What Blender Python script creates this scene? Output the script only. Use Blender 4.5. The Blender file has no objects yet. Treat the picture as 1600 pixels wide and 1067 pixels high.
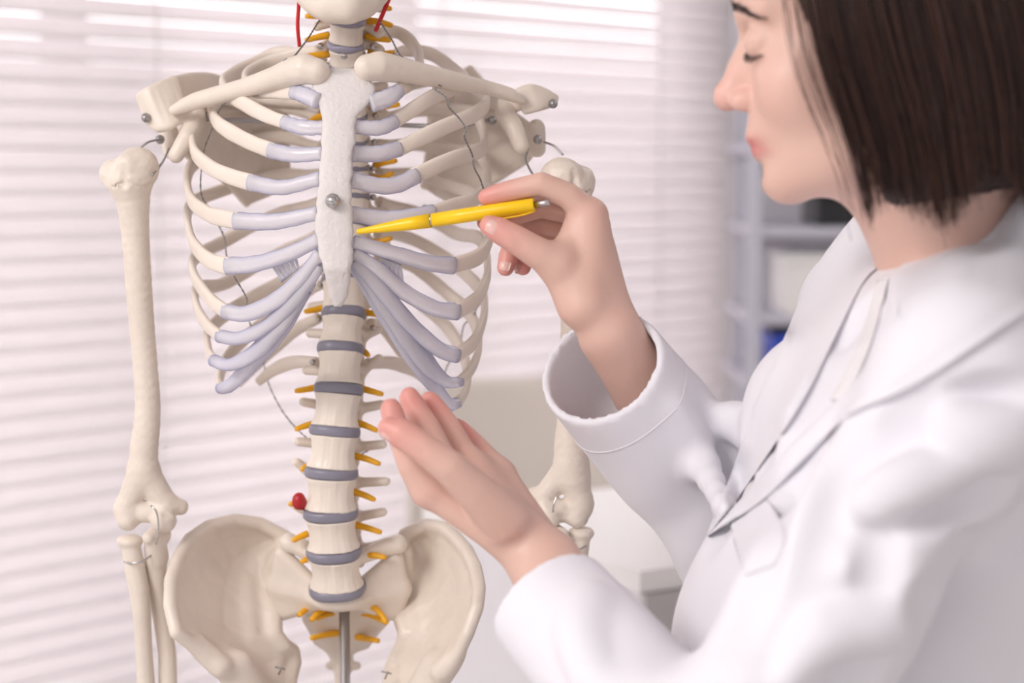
import bpy, math, random
import numpy as np
from mathutils import Vector, Matrix
from mathutils.bvhtree import BVHTree

random.seed(7)
RNG = np.random.default_rng(7)
scene = bpy.context.scene
COL = scene.collection

# ------------------------------------------------------------------ camera
CAM_Z = 1.45
PITCH = math.radians(5.2)
FPX = 3111.1
cam_data = bpy.data.cameras.new('camera')
cam = bpy.data.objects.new('camera', cam_data)
COL.objects.link(cam)
cam.location = (0, 0, CAM_Z)
cam.rotation_euler = (math.radians(90) - PITCH, 0, 0)
cam_data.sensor_width = 36
cam_data.lens = 70
cam_data.clip_start = 0.05
cam_data.dof.use_dof = True
cam_data.dof.focus_distance = 1.645
cam_data.dof.aperture_fstop = 3.4
scene.camera = cam

# ------------------------------------------------------------------ world, lights, exposure
scene.view_settings.view_transform = 'Standard'
scene.view_settings.look = 'None'
scene.view_settings.exposure = 0.12
scene.view_settings.gamma = 1.0
scene.view_settings.use_curve_mapping = False
world = bpy.data.worlds.new('world')
scene.world = world
world.use_nodes = True
wn = world.node_tree
wn.nodes.clear()
w_out = wn.nodes.new('ShaderNodeOutputWorld')
w_bg = wn.nodes.new('ShaderNodeBackground')
w_tc = wn.nodes.new('ShaderNodeTexCoord')
w_sep = wn.nodes.new('ShaderNodeSeparateXYZ')
w_ramp = wn.nodes.new('ShaderNodeValToRGB')
w_map = wn.nodes.new('ShaderNodeMapRange')
w_map.inputs[1].default_value = -0.40
w_map.inputs[2].default_value = 0.35
wn.links.new(w_tc.outputs['Generated'], w_sep.inputs[0])
wn.links.new(w_sep.outputs[2], w_map.inputs[0])
wn.links.new(w_map.outputs[0], w_ramp.inputs[0])
wn.links.new(w_ramp.outputs[0], w_bg.inputs[0])
wn.links.new(w_bg.outputs[0], w_out.inputs[0])
w_ramp.color_ramp.elements[0].color = (0.24, 0.215, 0.23, 1)
w_ramp.color_ramp.elements[1].color = (1.0, 0.985, 0.98, 1)
# the sky beyond the window is brighter than what stands behind the photographer
w_m2 = wn.nodes.new('ShaderNodeMapRange')
w_m2.inputs[1].default_value = -0.3; w_m2.inputs[2].default_value = 0.4; w_m2.inputs[3].default_value = 0.95; w_m2.inputs[4].default_value = 7.8
wn.links.new(w_sep.outputs[1], w_m2.inputs[0]); wn.links.new(w_m2.outputs[0], w_bg.inputs[1])

def area_light(name, loc, target, size, power, color=(1, 1, 1)):
    l = bpy.data.lights.new(name, 'AREA')
    l.shape = 'RECTANGLE'
    l.size, l.size_y = size
    l.energy = power
    l.color = color
    o = bpy.data.objects.new(name, l)
    COL.objects.link(o)
    o.location = loc
    o.rotation_euler = (Vector(target) - Vector(loc)).to_track_quat('-Z', 'Y').to_euler()
    return o

area_light('ceiling_softbox', (-1.5, 0.1, 2.7), (0.0, 1.65, 1.2), (1.1, 1.1), 52, (1.0, 0.97, 0.95))
area_light('far_room_fill_light', (1.5, 3.4, 2.75), (1.5, 3.5, 0), (0.9, 0.9), 11, (1.0, 0.97, 0.96))  # added fill, no lamp known here; brightens the rack and far wall
sun = bpy.data.lights.new('daylight_sun', 'SUN')
sun.energy = 3.2
sun.angle = math.radians(12)
sun.color = (1.0, 0.98, 0.97)
sun_o = bpy.data.objects.new('daylight_sun', sun)
COL.objects.link(sun_o)
sun_o.rotation_euler = (Vector((0.35, -1.0, -0.75))).to_track_quat('-Z', 'Y').to_euler()

# ------------------------------------------------------------------ helpers
_F = np.array([0, math.cos(PITCH), -math.sin(PITCH)])
_U = np.array([0, math.sin(PITCH), math.cos(PITCH)])
_R = np.array([1.0, 0, 0])

def P(px, py, Y):
    d = _F + _R * ((px - 800) / FPX) + _U * ((533.5 - py) / FPX)
    return np.array([0, 0, CAM_Z]) + d * (Y / d[1])

def PP(lst):
    return [P(*q) for q in lst]

def unit(v):
    v = np.asarray(v, float)
    return v / (np.linalg.norm(v) + 1e-12)

def catmull(pts, n):
    """smooth curve through points, n samples, roughly even in arc length; works for any dimension"""
    p = np.asarray(pts, float)
    if len(p) == 2:
        t = np.linspace(0, 1, n)[:, None]
        return p[0] * (1 - t) + p[1] * t
    q = np.vstack([2 * p[0] - p[1], p, 2 * p[-1] - p[-2]])
    out = []
    for i in range(1, len(q) - 2):
        t = np.linspace(0, 1, 24, endpoint=False)[:, None]
        a, b, c, d = q[i - 1], q[i], q[i + 1], q[i + 2]
        out.append(0.5 * (2 * b + (c - a) * t + (2 * a - 5 * b + 4 * c - d) * t ** 2 + (3 * b - a - 3 * c + d) * t ** 3))
    out.append(p[-1:])
    out = np.vstack(out)
    seg = np.linalg.norm(np.diff(out[:, :3], axis=0), axis=1)
    s = np.concatenate([[0], np.cumsum(seg)])
    si = np.linspace(0, s[-1], n)
    return np.stack([np.interp(si, s, out[:, k]) for k in range(out.shape[1])], 1)

def link(name, me, mat=None, parent=None, smooth=True):
    if mat is not None:
        me.materials.append(mat)
    if smooth:
        me.polygons.foreach_set('use_smooth', np.ones(len(me.polygons), bool))
    o = bpy.data.objects.new(name, me)
    COL.objects.link(o)
    if parent is not None:
        o.parent = parent
    return o

def mesh_obj(name, verts, faces, mat=None, parent=None, smooth=True):
    me = bpy.data.meshes.new(name)
    me.from_pydata([tuple(map(float, v)) for v in verts], [], [tuple(int(i) for i in f) for f in faces])
    me.update()
    return link(name, me, mat, parent, smooth)

def tag(o, label=None, cat=None, group=None, kind=None):
    if label: o['label'] = label
    if cat: o['category'] = cat
    if group: o['group'] = group
    if kind: o['kind'] = kind
    return o

def empty(name, label, cat, loc=(0, 0, 0)):
    o = bpy.data.objects.new(name, None)
    COL.objects.link(o)
    o.location = loc
    o.empty_display_size = 0.05
    return tag(o, label, cat)

class MB:
    """collects simple shapes into one mesh"""
    def __init__(s):
        s.v, s.f = [], []
    def add(s, v, f):
        n = len(s.v)
        s.v += [tuple(map(float, q)) for q in v]
        s.f += [tuple(int(i) + n for i in q) for q in f]
    def box(s, c, size, M=None, bevel=0.0):
        c = np.asarray(c, float)
        hx, hy, hz = [q / 2 for q in size]
        if bevel <= 0:
            v = [np.array([x, y, z]) for x in (-hx, hx) for y in (-hy, hy) for z in (-hz, hz)]
            f = [(0, 1, 3, 2), (4, 6, 7, 5), (0, 4, 5, 1), (2, 3, 7, 6), (0, 2, 6, 4), (1, 5, 7, 3)]
        else:
            b = min(bevel, hx * .9, hy * .9, hz * .9)
            import bmesh
            bm = bmesh.new()
            bmesh.ops.create_cube(bm, size=1)
            for q in bm.verts:
                q.co = Vector((q.co.x * 2 * hx, q.co.y * 2 * hy, q.co.z * 2 * hz))
            bmesh.ops.bevel(bm, geom=bm.edges[:], offset=b, segments=3, affect='EDGES', profile=.5)
            bm.verts.index_update()
            v = [np.array(q.co) for q in bm.verts]
            f = [[w.index for w in q.verts] for q in bm.faces]
            bm.free()
        if M is not None:
            v = [M @ q for q in v]
        s.add([q + c for q in v], f)
    def tube(s, pts, r, seg=10, cap=True):
        pts = np.asarray(pts, float)
        n = len(pts)
        r = np.broadcast_to(np.asarray(r, float), (n,))
        T = np.gradient(pts, axis=0)
        T /= np.linalg.norm(T, axis=1)[:, None] + 1e-12
        a = np.cross(T[0], [0, 0, 1.0])
        if np.linalg.norm(a) < .1: a = np.cross(T[0], [1.0, 0, 0])
        a = unit(a)
        V = []
        for i in range(n):
            a = unit(a - T[i] * np.dot(a, T[i]))
            b = np.cross(T[i], a)
            for k in range(seg):
                w = 2 * math.pi * k / seg
                V.append(pts[i] + r[i] * (math.cos(w) * a + math.sin(w) * b))
        Fs = [(i * seg + k, i * seg + (k + 1) % seg, (i + 1) * seg + (k + 1) % seg, (i + 1) * seg + k) for i in range(n - 1) for k in range(seg)]
        if cap:
            Fs += [tuple(range(seg))[::-1], tuple((n - 1) * seg + k for k in range(seg))]
        s.add(V, Fs)
    def build(s, name, mat=None, parent=None, smooth=True):
        return mesh_obj(name, s.v, s.f, mat, parent, smooth)

def tube(name, pts, r, mat, parent=None, seg=10, n=None):
    if n: pts = catmull(pts, n)
    m = MB(); m.tube(pts, r, seg)
    return m.build(name, mat, parent)

def sweep(name, pts, W, T, N, mat, parent=None, seg=14, power=2.4, round_ends=True, rough=0.0):
    """flat bar along pts: half width W, half thickness T, N = outward direction of the flat side"""
    pts = np.asarray(pts, float); n = len(pts)
    W = np.broadcast_to(np.asarray(W, float), (n,)).copy(); T = np.broadcast_to(np.asarray(T, float), (n,)).copy()
    tan = np.gradient(pts, axis=0); tan /= np.linalg.norm(tan, axis=1)[:, None] + 1e-12
    N = np.broadcast_to(np.asarray(N, float), (n, 3))
    if round_ends:
        pts = np.vstack([pts[0] - tan[0] * .0009, pts, pts[-1] + tan[-1] * .0009]); tan = np.vstack([tan[:1], tan, tan[-1:]])
        N = np.vstack([N[:1], N, N[-1:]]); W = np.concatenate([W[:1] * .8, W, W[-1:] * .8]); T = np.concatenate([T[:1] * .65, T, T[-1:] * .65]); n += 2
    V = []
    for i in range(n):
        nn = unit(N[i] - tan[i] * np.dot(N[i], tan[i]))
        w = np.cross(tan[i], nn)
        for k in range(seg):
            a = 2 * math.pi * k / seg
            c, s_ = math.cos(a), math.sin(a)
            cx = math.copysign(abs(c) ** (2 / power), c); sy = math.copysign(abs(s_) ** (2 / power), s_)
            q = 1 + (RNG.normal() * rough if rough else 0)
            V.append(pts[i] + w * cx * W[i] * q + nn * sy * T[i] * q)
    Fs = [(i * seg + k, (i + 1) * seg + k, (i + 1) * seg + (k + 1) % seg, i * seg + (k + 1) % seg) for i in range(n - 1) for k in range(seg)]
    V.append(pts[0]); V.append(pts[-1]); a, b = n * seg, n * seg + 1
    Fs += [(a, k, (k + 1) % seg) for k in range(seg)] + [(b, (n - 1) * seg + (k + 1) % seg, (n - 1) * seg + k) for k in range(seg)]
    return mesh_obj(name, V, Fs, mat, parent)

# ------------------------------------------------------------------ implicit surfaces -> meshes (sparse surface nets)
class SDF:
    BIG = 1.0
    def __init__(s):
        s.ops = []
    def _box(s, pts, r):
        p = np.array(pts); return p.min(0) - r, p.max(0) + r
    def cone(s, a, b, ra, rb=None, k=0.004, sub=False):
        rb = ra if rb is None else rb
        a = np.asarray(a, float); b = np.asarray(b, float); ba = b - a; L = np.dot(ba, ba) + 1e-12
        def f(p):
            pa = p - a
            h = np.clip(pa @ ba / L, 0, 1)
            return np.linalg.norm(pa - h[..., None] * ba, axis=-1) - (ra + (rb - ra) * h)
        s.ops.append((f, *s._box([a, b], max(ra, rb)), k, sub)); return s
    def chain(s, pts, rs, k=0.004, n=None):
        if n:
            q = catmull(np.hstack([np.asarray(pts), np.asarray(rs)[:, None]]), n); pts, rs = q[:, :3], q[:, 3]
        pts = np.asarray(pts, float); t = SDF()
        for i in range(len(pts) - 1):
            t.cone(pts[i], pts[i + 1], rs[i], rs[i + 1], 0)
        return s.group(t, k)
    def group(s, t, k):
        """the shapes of t joined first, then blended in as one"""
        def f(p):
            sh = p.shape[:-1]; q = p if p.ndim == 3 else p[None]
            return t.evaluate(q, q.min(1), q.max(1), .02).reshape(sh)
        s.ops.append((f, np.min([o[1] for o in t.ops], axis=0), np.max([o[2] for o in t.ops], axis=0), k, False)); return s
    def ball(s, c, r, k=0.004, sub=False):
        return s.ell(c, (r, r, r), None, k, sub)
    def ell(s, c, r, M=None, k=0.004, sub=False):
        c = np.asarray(c, float); r = np.asarray(r, float)
        M = None if M is None else np.asarray(M, float)      # rows = local axes
        def f(p):
            q = p - c
            if M is not None: q = q @ M.T
            k0 = np.linalg.norm(q / r, axis=-1); k1 = np.linalg.norm(q / (r * r), axis=-1)
            return k0 * (k0 - 1) / (k1 + 1e-9)
        s.ops.append((f, *s._box([c], r.max()), k, sub)); return s
    def tri(s, a, b, c, r, k=0.004):
        a, b, c = [np.asarray(q, float) for q in (a, b, c)]
        ba, cb, ac = b - a, c - b, a - c
        nor = np.cross(ba, ac)
        def f(p):
            pa, pb, pc = p - a, p - b, p - c
            inside = (np.sign(pa @ np.cross(ba, nor)) + np.sign(pb @ np.cross(cb, nor)) + np.sign(pc @ np.cross(ac, nor))) < 2
            def e(v, w):
                h = np.clip(w @ v / np.dot(v, v), 0, 1)
                q = h[..., None] * v - w
                return np.einsum('...i,...i', q, q)
            de = np.minimum(np.minimum(e(ba, pa), e(cb, pb)), e(ac, pc))
            dp = (pa @ nor) ** 2 / np.dot(nor, nor)
            return np.sqrt(np.where(inside, de, dp)) - r
        s.ops.append((f, *s._box([a, b, c], r), k, False)); return s
    def quadgrid(s, G, r, k=0.004):
        """G[i][j] points -> thick sheet"""
        t = SDF()
        for i in range(len(G) - 1):
            for j in range(len(G[0]) - 1):
                t.tri(G[i][j], G[i + 1][j], G[i + 1][j + 1], r, 0); t.tri(G[i][j], G[i + 1][j + 1], G[i][j + 1], r, 0)
        return s.group(t, k)
    def custom(s, g):
        """g(points, d) -> d, applied everywhere"""
        s.ops.append((g, None, None, 0, None)); return s
    def evaluate(s, pts, lo, hi, margin):
        """pts (nb, m, 3); lo/hi (nb,3) block boxes"""
        V = np.full(pts.shape[:2], s.BIG)
        for f, a, b, k, sub in s.ops:
            if a is None:
                V = f(pts, V); continue
            m = np.all(hi >= a - margin - k, axis=1) & np.all(lo <= b + margin + k, axis=1)
            if not m.any(): continue
            d = f(pts[m]); v = V[m]
            if sub: d, v = d, -v
            if k > 0:
                h = np.clip(0.5 + 0.5 * (v - d) / k, 0, 1)
                r_ = v * (1 - h) + d * h - k * h * (1 - h)
                if sub:
                    h = np.clip(0.5 - 0.5 * (-v + d) / k, 0, 1)
                    base = V[m]
                    r_ = base * (1 - h) + (-d) * h + k * h * (1 - h)
            else:
                r_ = np.minimum(v, d) if not sub else np.maximum(V[m], -d)
            V[m] = r_
        return V
    def arrays(s, h):
        B = 8
        lo = np.min([o[1] for o in s.ops if o[1] is not None and not o[4]], axis=0) - 4 * h
        hi = np.max([o[2] for o in s.ops if o[2] is not None and not o[4]], axis=0) + 4 * h
        nb = np.ceil((hi - lo) / (B * h)).astype(int)
        I = np.stack(np.meshgrid(*[np.arange(n) for n in nb], indexing='ij'), -1).reshape(-1, 3)
        keep = []
        for ch in np.array_split(I, max(1, len(I) // 200000)):
            c0 = lo + ch * B * h; cc = c0 + B * h / 2
            v = s.evaluate(cc[:, None, :], c0, c0 + B * h, B * h * 1.6)[:, 0]
            keep.append(ch[np.abs(v) < B * h * 1.25])
        I = np.vstack(keep)
        loc = np.stack(np.meshgrid(*[np.arange(B + 1)] * 3, indexing='ij'), -1).reshape(-1, 3)
        verts, keys, quads = [], [], []
        N = nb * B + 2
        key = lambda c: (c[..., 0].astype(np.int64) * N[1] + c[..., 1]) * N[2] + c[..., 2]
        corner = np.array([[i, j, k] for i in (0, 1) for j in (0, 1) for k in (0, 1)])
        for ch in np.array_split(I, max(1, len(I) // 1200)):
            if not len(ch): continue
            b0 = lo + ch * B * h
            pts = b0[:, None, :] + loc[None] * h
            V = s.evaluate(pts, b0, b0 + B * h, B * h * 1.6).reshape(len(ch), B + 1, B + 1, B + 1)
            V = np.where(np.abs(V) < 1e-7, 1e-7, V)
            neg = V < 0
            C = [V[:, i:B + i, j:B + j, k:B + k] for i, j, k in corner]
            cn = sum((c < 0).astype(np.int8) for c in C)
            act = (cn > 0) & (cn < 8)
            idx = np.argwhere(act)
            if not len(idx): continue
            vals = np.stack([c[act] for c in C], 1)
            acc = np.zeros((len(idx), 3)); cnt = np.zeros(len(idx))
            for a in range(8):
                for ax, bit in ((0, 4), (1, 2), (2, 1)):
                    if a & bit: continue
                    b = a | bit
                    va, vb = vals[:, a], vals[:, b]
                    m = (va < 0) != (vb < 0)
                    t = np.where(m, va / np.where(m, va - vb, 1), 0)
                    pos = np.tile(corner[a].astype(float), (len(idx), 1)); pos[:, ax] += t
                    acc[m] += pos[m]; cnt[m] += 1
            g = ch[idx[:, 0]] * B + idx[:, 1:]
            verts.append(lo + (g + acc / cnt[:, None]) * h); keys.append(key(g))
            for ax in range(3):
                sl0 = [slice(None)] + [slice(0, B)] * 3; sl1 = list(sl0); sl1[ax + 1] = slice(1, B + 1)
                n0, n1 = neg[tuple(sl0)], neg[tuple(sl1)]
                e = np.argwhere(n0 != n1)
                if not len(e): continue
                flip = n0[tuple(e.T)]
                ge = ch[e[:, 0]] * B + e[:, 1:]
                o1 = np.zeros(3, int); o2 = np.zeros(3, int)
                o1[(ax + 1) % 3] = 1; o2[(ax + 2) % 3] = 1
                q = np.stack([key(ge - o1 - o2), key(ge - o2), key(ge), key(ge - o1)], 1)
                q[~flip] = q[~flip][:, ::-1]
                quads.append(q)
        verts = np.vstack(verts); keys = np.concatenate(keys); quads = np.vstack(quads)
        od = np.argsort(keys); sk = keys[od]
        pos = np.clip(np.searchsorted(sk, quads), 0, len(sk) - 1)
        ok = np.all(sk[pos] == quads, axis=1)
        return verts, od[pos[ok]]
    def mesh(s, name, h, mat, parent=None, relax=1, color=None):
        v, f = s.arrays(h)
        for _ in range(relax):
            acc = np.zeros_like(v); cnt = np.zeros(len(v))
            for a, b in ((0, 1), (1, 2), (2, 3), (3, 0)):
                np.add.at(acc, f[:, a], v[f[:, b]]); np.add.at(acc, f[:, b], v[f[:, a]])
                np.add.at(cnt, f[:, a], 1); np.add.at(cnt, f[:, b], 1)
            m = cnt > 0
            v[m] = v[m] * .5 + .5 * acc[m] / cnt[m][:, None]
        me = bpy.data.meshes.new(name)
        me.vertices.add(len(v)); me.vertices.foreach_set('co', v.astype(np.float32).ravel())
        me.loops.add(len(f) * 4); me.loops.foreach_set('vertex_index', f.astype(np.int32).ravel())
        me.polygons.add(len(f)); me.polygons.foreach_set('loop_start', np.arange(0, len(f) * 4, 4, dtype=np.int32))
        me.update(calc_edges=True)
        if color is not None:
            at = me.color_attributes.new('tint', 'FLOAT_COLOR', 'POINT')
            c = np.ones((len(v), 4), np.float32); c[:, :3] = color(v)
            at.data.foreach_set('color', c.ravel())
        return link(name, me, mat, parent)

# ------------------------------------------------------------------ materials
def mat(name, color, rough=.5, metal=0., bump=0., bscale=60., var=0., trans=0., sss=0., ssr=(1, .4, .25), sss_scale=.01, coat=0., attr=None, ior=1.45, translucent=0., bdetail=4.):
    m = bpy.data.materials.new(name); m.use_nodes = True
    nt = m.node_tree; b = nt.nodes['Principled BSDF']
    b.inputs['Base Color'].default_value = (*color, 1)
    b.inputs['Roughness'].default_value = rough
    b.inputs['Metallic'].default_value = metal
    b.inputs['IOR'].default_value = ior
    b.inputs['Transmission Weight'].default_value = trans
    b.inputs['Coat Weight'].default_value = coat
    if sss:
        b.inputs['Subsurface Weight'].default_value = sss
        b.inputs['Subsurface Radius'].default_value = ssr
        b.inputs['Subsurface Scale'].default_value = sss_scale
    tc = nt.nodes.new('ShaderNodeTexCoord')
    if attr:
        a = nt.nodes.new('ShaderNodeAttribute'); a.attribute_name = attr
        nt.links.new(a.outputs['Color'], b.inputs['Base Color'])
    if var:
        n = nt.nodes.new('ShaderNodeTexNoise'); n.inputs['Scale'].default_value = bscale * .35; n.inputs['Detail'].default_value = 3
        r = nt.nodes.new('ShaderNodeValToRGB')
        r.color_ramp.elements[0].position = .35; r.color_ramp.elements[1].position = .65
        r.color_ramp.elements[0].color = (*[c * (1 - var) for c in color], 1); r.color_ramp.elements[1].color = (*color, 1)
        nt.links.new(tc.outputs['Object'], n.inputs['Vector']); nt.links.new(n.outputs['Fac'], r.inputs[0]); nt.links.new(r.outputs[0], b.inputs['Base Color'])
    if bump:
        n = nt.nodes.new('ShaderNodeTexNoise'); n.inputs['Scale'].default_value = bscale; n.inputs['Detail'].default_value = bdetail
        bp = nt.nodes.new('ShaderNodeBump'); bp.inputs['Strength'].default_value = bump; bp.inputs['Distance'].default_value = .002
        nt.links.new(tc.outputs['Object'], n.inputs['Vector']); nt.links.new(n.outputs['Fac'], bp.inputs['Height']); nt.links.new(bp.outputs[0], b.inputs['Normal'])
    if translucent:
        t = nt.nodes.new('ShaderNodeBsdfTranslucent'); t.inputs[0].default_value = (*color, 1)
        mx = nt.nodes.new('ShaderNodeMixShader'); mx.inputs[0].default_value = translucent
        nt.links.new(b.outputs[0], mx.inputs[1]); nt.links.new(t.outputs[0], mx.inputs[2]); nt.links.new(mx.outputs[0], nt.nodes['Material Output'].inputs[0])
    return m

M_bone = mat('ivory_bone_plastic', (.80, .705, .615), .38, bump=.25, bscale=130, var=.05)
M_rib = mat('rib_plastic', (.82, .725, .64), .42, bump=.12, bscale=120, var=.03)
M_sternum = mat('sternum_plastic', (.72, .675, .66), .5, bump=.5, bscale=260, bdetail=5)
M_vert = mat('vertebra_plastic', (.81, .72, .63), .33, bump=.25, bscale=150)
M_cart = mat('clear_cartilage', (.86, .865, .97), .16, trans=.42, ior=1.38, bump=.2, bscale=220)
M_disc = mat('grey_disc', (.245, .235, .29), .3, bump=.15, bscale=150)
M_disc_c = mat('violet_disc', (.36, .34, .44), .25, bump=.2, bscale=150)
_nt = M_cart.node_tree
_lw = _nt.nodes.new('ShaderNodeLayerWeight'); _lw.inputs[0].default_value = .35
_rp = _nt.nodes.new('ShaderNodeValToRGB')
_rp.color_ramp.elements[0].position = .12; _rp.color_ramp.elements[0].color = (.90, .87, .92, 1)
_rp.color_ramp.elements[1].position = .9; _rp.color_ramp.elements[1].color = (.52, .57, .93, 1)
_nt.links.new(_lw.outputs['Facing'], _rp.inputs[0]); _nt.links.new(_rp.outputs[0], _nt.nodes['Principled BSDF'].inputs['Base Color'])
M_nerve = mat('yellow_nerve', (.88, .43, .015), .4)
M_red = mat('red_artery', (.62, .02, .025), .35)
M_redball = mat('dark_red_bulge', (.45, .02, .025), .35, bump=.2)
M_steel = mat('steel', (.55, .54, .53), .22, metal=1)
M_steeld = mat('dull_steel', (.42, .41, .41), .4, metal=1)
M_wire = mat('wire', (.33, .32, .31), .4, metal=1)
# ================================================================== THE ROOM
M_wall = mat('wall_paint', (.80, .77, .77), .8)
M_floor = mat('floor_vinyl', (.62, .58, .56), .5, var=.05, bscale=8)
M_slat = mat('blind_slat', (.88, .85, .86), .6, translucent=.5)
M_white = mat('white_laminate', (.88, .87, .86), .35)
M_grey = mat('grey_laminate', (.50, .48, .48), .45)
M_lgrey = mat('pale_grey_laminate', (.74, .72, .75), .45)
M_beige = mat('beige_upholstery', (.70, .64, .58), .85, bump=.3, bscale=300)
M_frame = mat('window_frame_paint', (.82, .80, .80), .4)
M_rack = mat('rack_steel', (.62, .62, .70), .4, metal=.2)
M_black = mat('black_plastic', (.015, .015, .018), .4)
M_blue = mat('blue_plastic', (.02, .07, .55), .35)
M_boxwhite = mat('white_card', (.90, .89, .87), .6)
M_metalrail = mat('rail', (.7, .7, .7), .4)

WA = np.array([-0.80, 2.95, 0.0]); WB = np.array([0.30, 4.20, 0.0])
wd = unit(WB - WA); wn_ = np.array([wd[1], -wd[0], 0.0])       # along the window, into the room
RW = np.stack([wd, -wn_, [0, 0, 1]], 1)
def wpt(s_, out, z):
    return WA + wd * s_ + wn_ * out + np.array([0, 0, z])
S0, S1, ZB, ZT = -1.3, 1.92, 0.32, 2.35
m = MB(); m.box((1.0, 3.0, -.05), (9, 11, .1)); tag(m.build('floor', M_floor, smooth=False), kind='structure')
m = MB(); m.box((1.0, 3.1, 2.85), (9, 10.8, .1)); tag(m.build('ceiling', M_wall, smooth=False), kind='structure')
m = MB()
def wallbox(m, s0, s1, z0, z1, th=.14, out=-.12):
    m.box(wpt((s0 + s1) / 2, out, (z0 + z1) / 2), (s1 - s0, th, z1 - z0), RW)
wallbox(m, -2.6, S0, 0, 2.8); wallbox(m, S1, 5.2, 0, 2.8); wallbox(m, S0, S1, 0, ZB); wallbox(m, S0, S1, ZT, 2.8)
tag(m.build('wall_back', M_wall, smooth=False), kind='structure')
m = MB(); m.box((2.35, 3.1, 1.4), (.1, 7.0, 2.8)); tag(m.build('wall_right', M_wall, smooth=False), kind='structure')
wf = MB()
for s_ in (S0 + .03, S0 + .80, S0 + 1.56, S0 + 2.32, S1 - .03): wf.box(wpt(s_, -.12, (ZB + ZT) / 2), (.05, .06, ZT - ZB), RW)
for z in (ZB + .03, ZT - .03): wf.box(wpt((S0 + S1) / 2, -.12, z), (S1 - S0, .06, .05), RW)
win = wf.build('window_1', M_frame, smooth=False); tag(win, kind='structure')
gm = bpy.data.materials.new('window_glass'); gm.use_nodes = True
nt = gm.node_tree; nt.nodes.clear()
o_ = nt.nodes.new('ShaderNodeOutputMaterial'); t_ = nt.nodes.new('ShaderNodeBsdfTransparent'); g_ = nt.nodes.new('ShaderNodeBsdfGlossy'); x_ = nt.nodes.new('ShaderNodeMixShader')
g_.inputs['Roughness'].default_value = .02; x_.inputs[0].default_value = .06
nt.links.new(t_.outputs[0], x_.inputs[1]); nt.links.new(g_.outputs[0], x_.inputs[2]); nt.links.new(x_.outputs[0], o_.inputs[0])
m = MB()
for k in range(4): m.box(wpt(S0 + .415 + k * .76, -.12, (ZB + ZT) / 2), (.70, .006, ZT - ZB - .08), RW)
m.build('window_pane', gm, win, smooth=False)
# venetian blind
blind = empty('venetian_blind', 'wide white horizontal venetian blind drawn down behind the skeleton', 'blind', tuple(wpt(0, 0, 0)))
def child_fix(o, parent):
    o.parent = parent; o.matrix_parent_inverse = Matrix.Translation(parent.location).inverted(); return o
m = MB(); PITCHB = .0335; tilt = math.radians(54.3); hw = .021
nsl = int((ZT - ZB + .1) / PITCHB)
for i in range(nsl):
    z = ZT - .03 - i * PITCHB
    prof = []
    for k in range(7):
        u = -1 + 2 * k / 6
        prof.append((u * hw * math.cos(tilt), u * hw * math.sin(tilt) + 0.0, .0028 * (1 - u * u)))
    top, bot = [], []
    for (a, b, c) in prof:
        nx, nz = -math.sin(tilt), math.cos(tilt)
        for L, off in ((top, c + .0004), (bot, c - .0004)):
            L.append((a + nx * off, b + nz * off))
    ring = top + bot[::-1]; V = []
    for s_ in (S0 - .06, S1 + .02):
        V += [wpt(s_, .035 + q[0], z - q[1]) for q in ring]
    nr = len(ring)
    m.add(V, [(k, (k + 1) % nr, nr + (k + 1) % nr, nr + k) for k in range(nr)])
child_fix(m.build('slats', M_slat), blind)
m = MB()
for s_ in (-1.0, -.35, .3, .95, 1.6): m.box(wpt(s_, .064, (ZT + ZB) / 2), (.004, .0015, ZT - ZB), RW)
child_fix(m.build('ladder_cord', M_frame, smooth=False), blind)
m = MB(); m.box(wpt((S0 + S1) / 2, .035, ZT + .02), (S1 - S0 + .08, .05, .045), RW, .004)
child_fix(m.build('head_rail', M_frame, smooth=False), blind)

# desk (white top, grey side) behind the person
def hbox(m, c4, z0, z1):
    V = [np.array([x, y, z]) for z in (z0, z1) for x, y in c4]
    m.add(V, [(3, 2, 1, 0), (4, 5, 6, 7), (0, 1, 5, 4), (1, 2, 6, 5), (2, 3, 7, 6), (3, 0, 4, 7)])
def on_plane(px, py, z):
    d = _F + _R * ((px - 800) / FPX) + _U * ((533.5 - py) / FPX); t = (z - CAM_Z) / d[2]; return (d * t)[:2]
zt = .98
c0 = on_plane(1000, 893, zt); e1 = on_plane(915, 868, zt) - c0; e2 = on_plane(1092, 858, zt) - c0
e1 = e1 / np.linalg.norm(e1); e2 = np.array([-e1[1], e1[0]]); e2 = e2 if e2[1] > 0 else -e2
q = [c0, c0 + e1 * .50, c0 + e1 * .50 + e2 * .42, c0 + e2 * .42]
desk = empty('cabinet', 'low white-topped cabinet with grey side standing behind the white coat', 'cabinet', (c0[0], c0[1], 0))
def shr(q, s_):
    c = sum(q) / 4; return [c + (p_ - c) * s_ for p_ in q]
m = MB(); hbox(m, q, zt - .025, zt); child_fix(m.build('cabinet_top', M_white, smooth=False), desk)
m = MB(); hbox(m, shr(q, .985), .06, zt - .025); child_fix(m.build('cabinet_body', M_lgrey, smooth=False), desk)
m = MB()
qs = shr(q, .985); a_, b_ = qs[0], qs[3]; nx = unit(np.array([-(b_ - a_)[1], (b_ - a_)[0]])); nx = nx if nx[0] > 0 else -nx
hbox(m, [a_, a_ + nx * .012, b_ + nx * .012, b_], .06, zt - .027); child_fix(m.build('side_panel', M_grey, smooth=False), desk)
m = MB(); hbox(m, shr(q, .93), 0, .06); child_fix(m.build('plinth', M_grey, smooth=False), desk)

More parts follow.
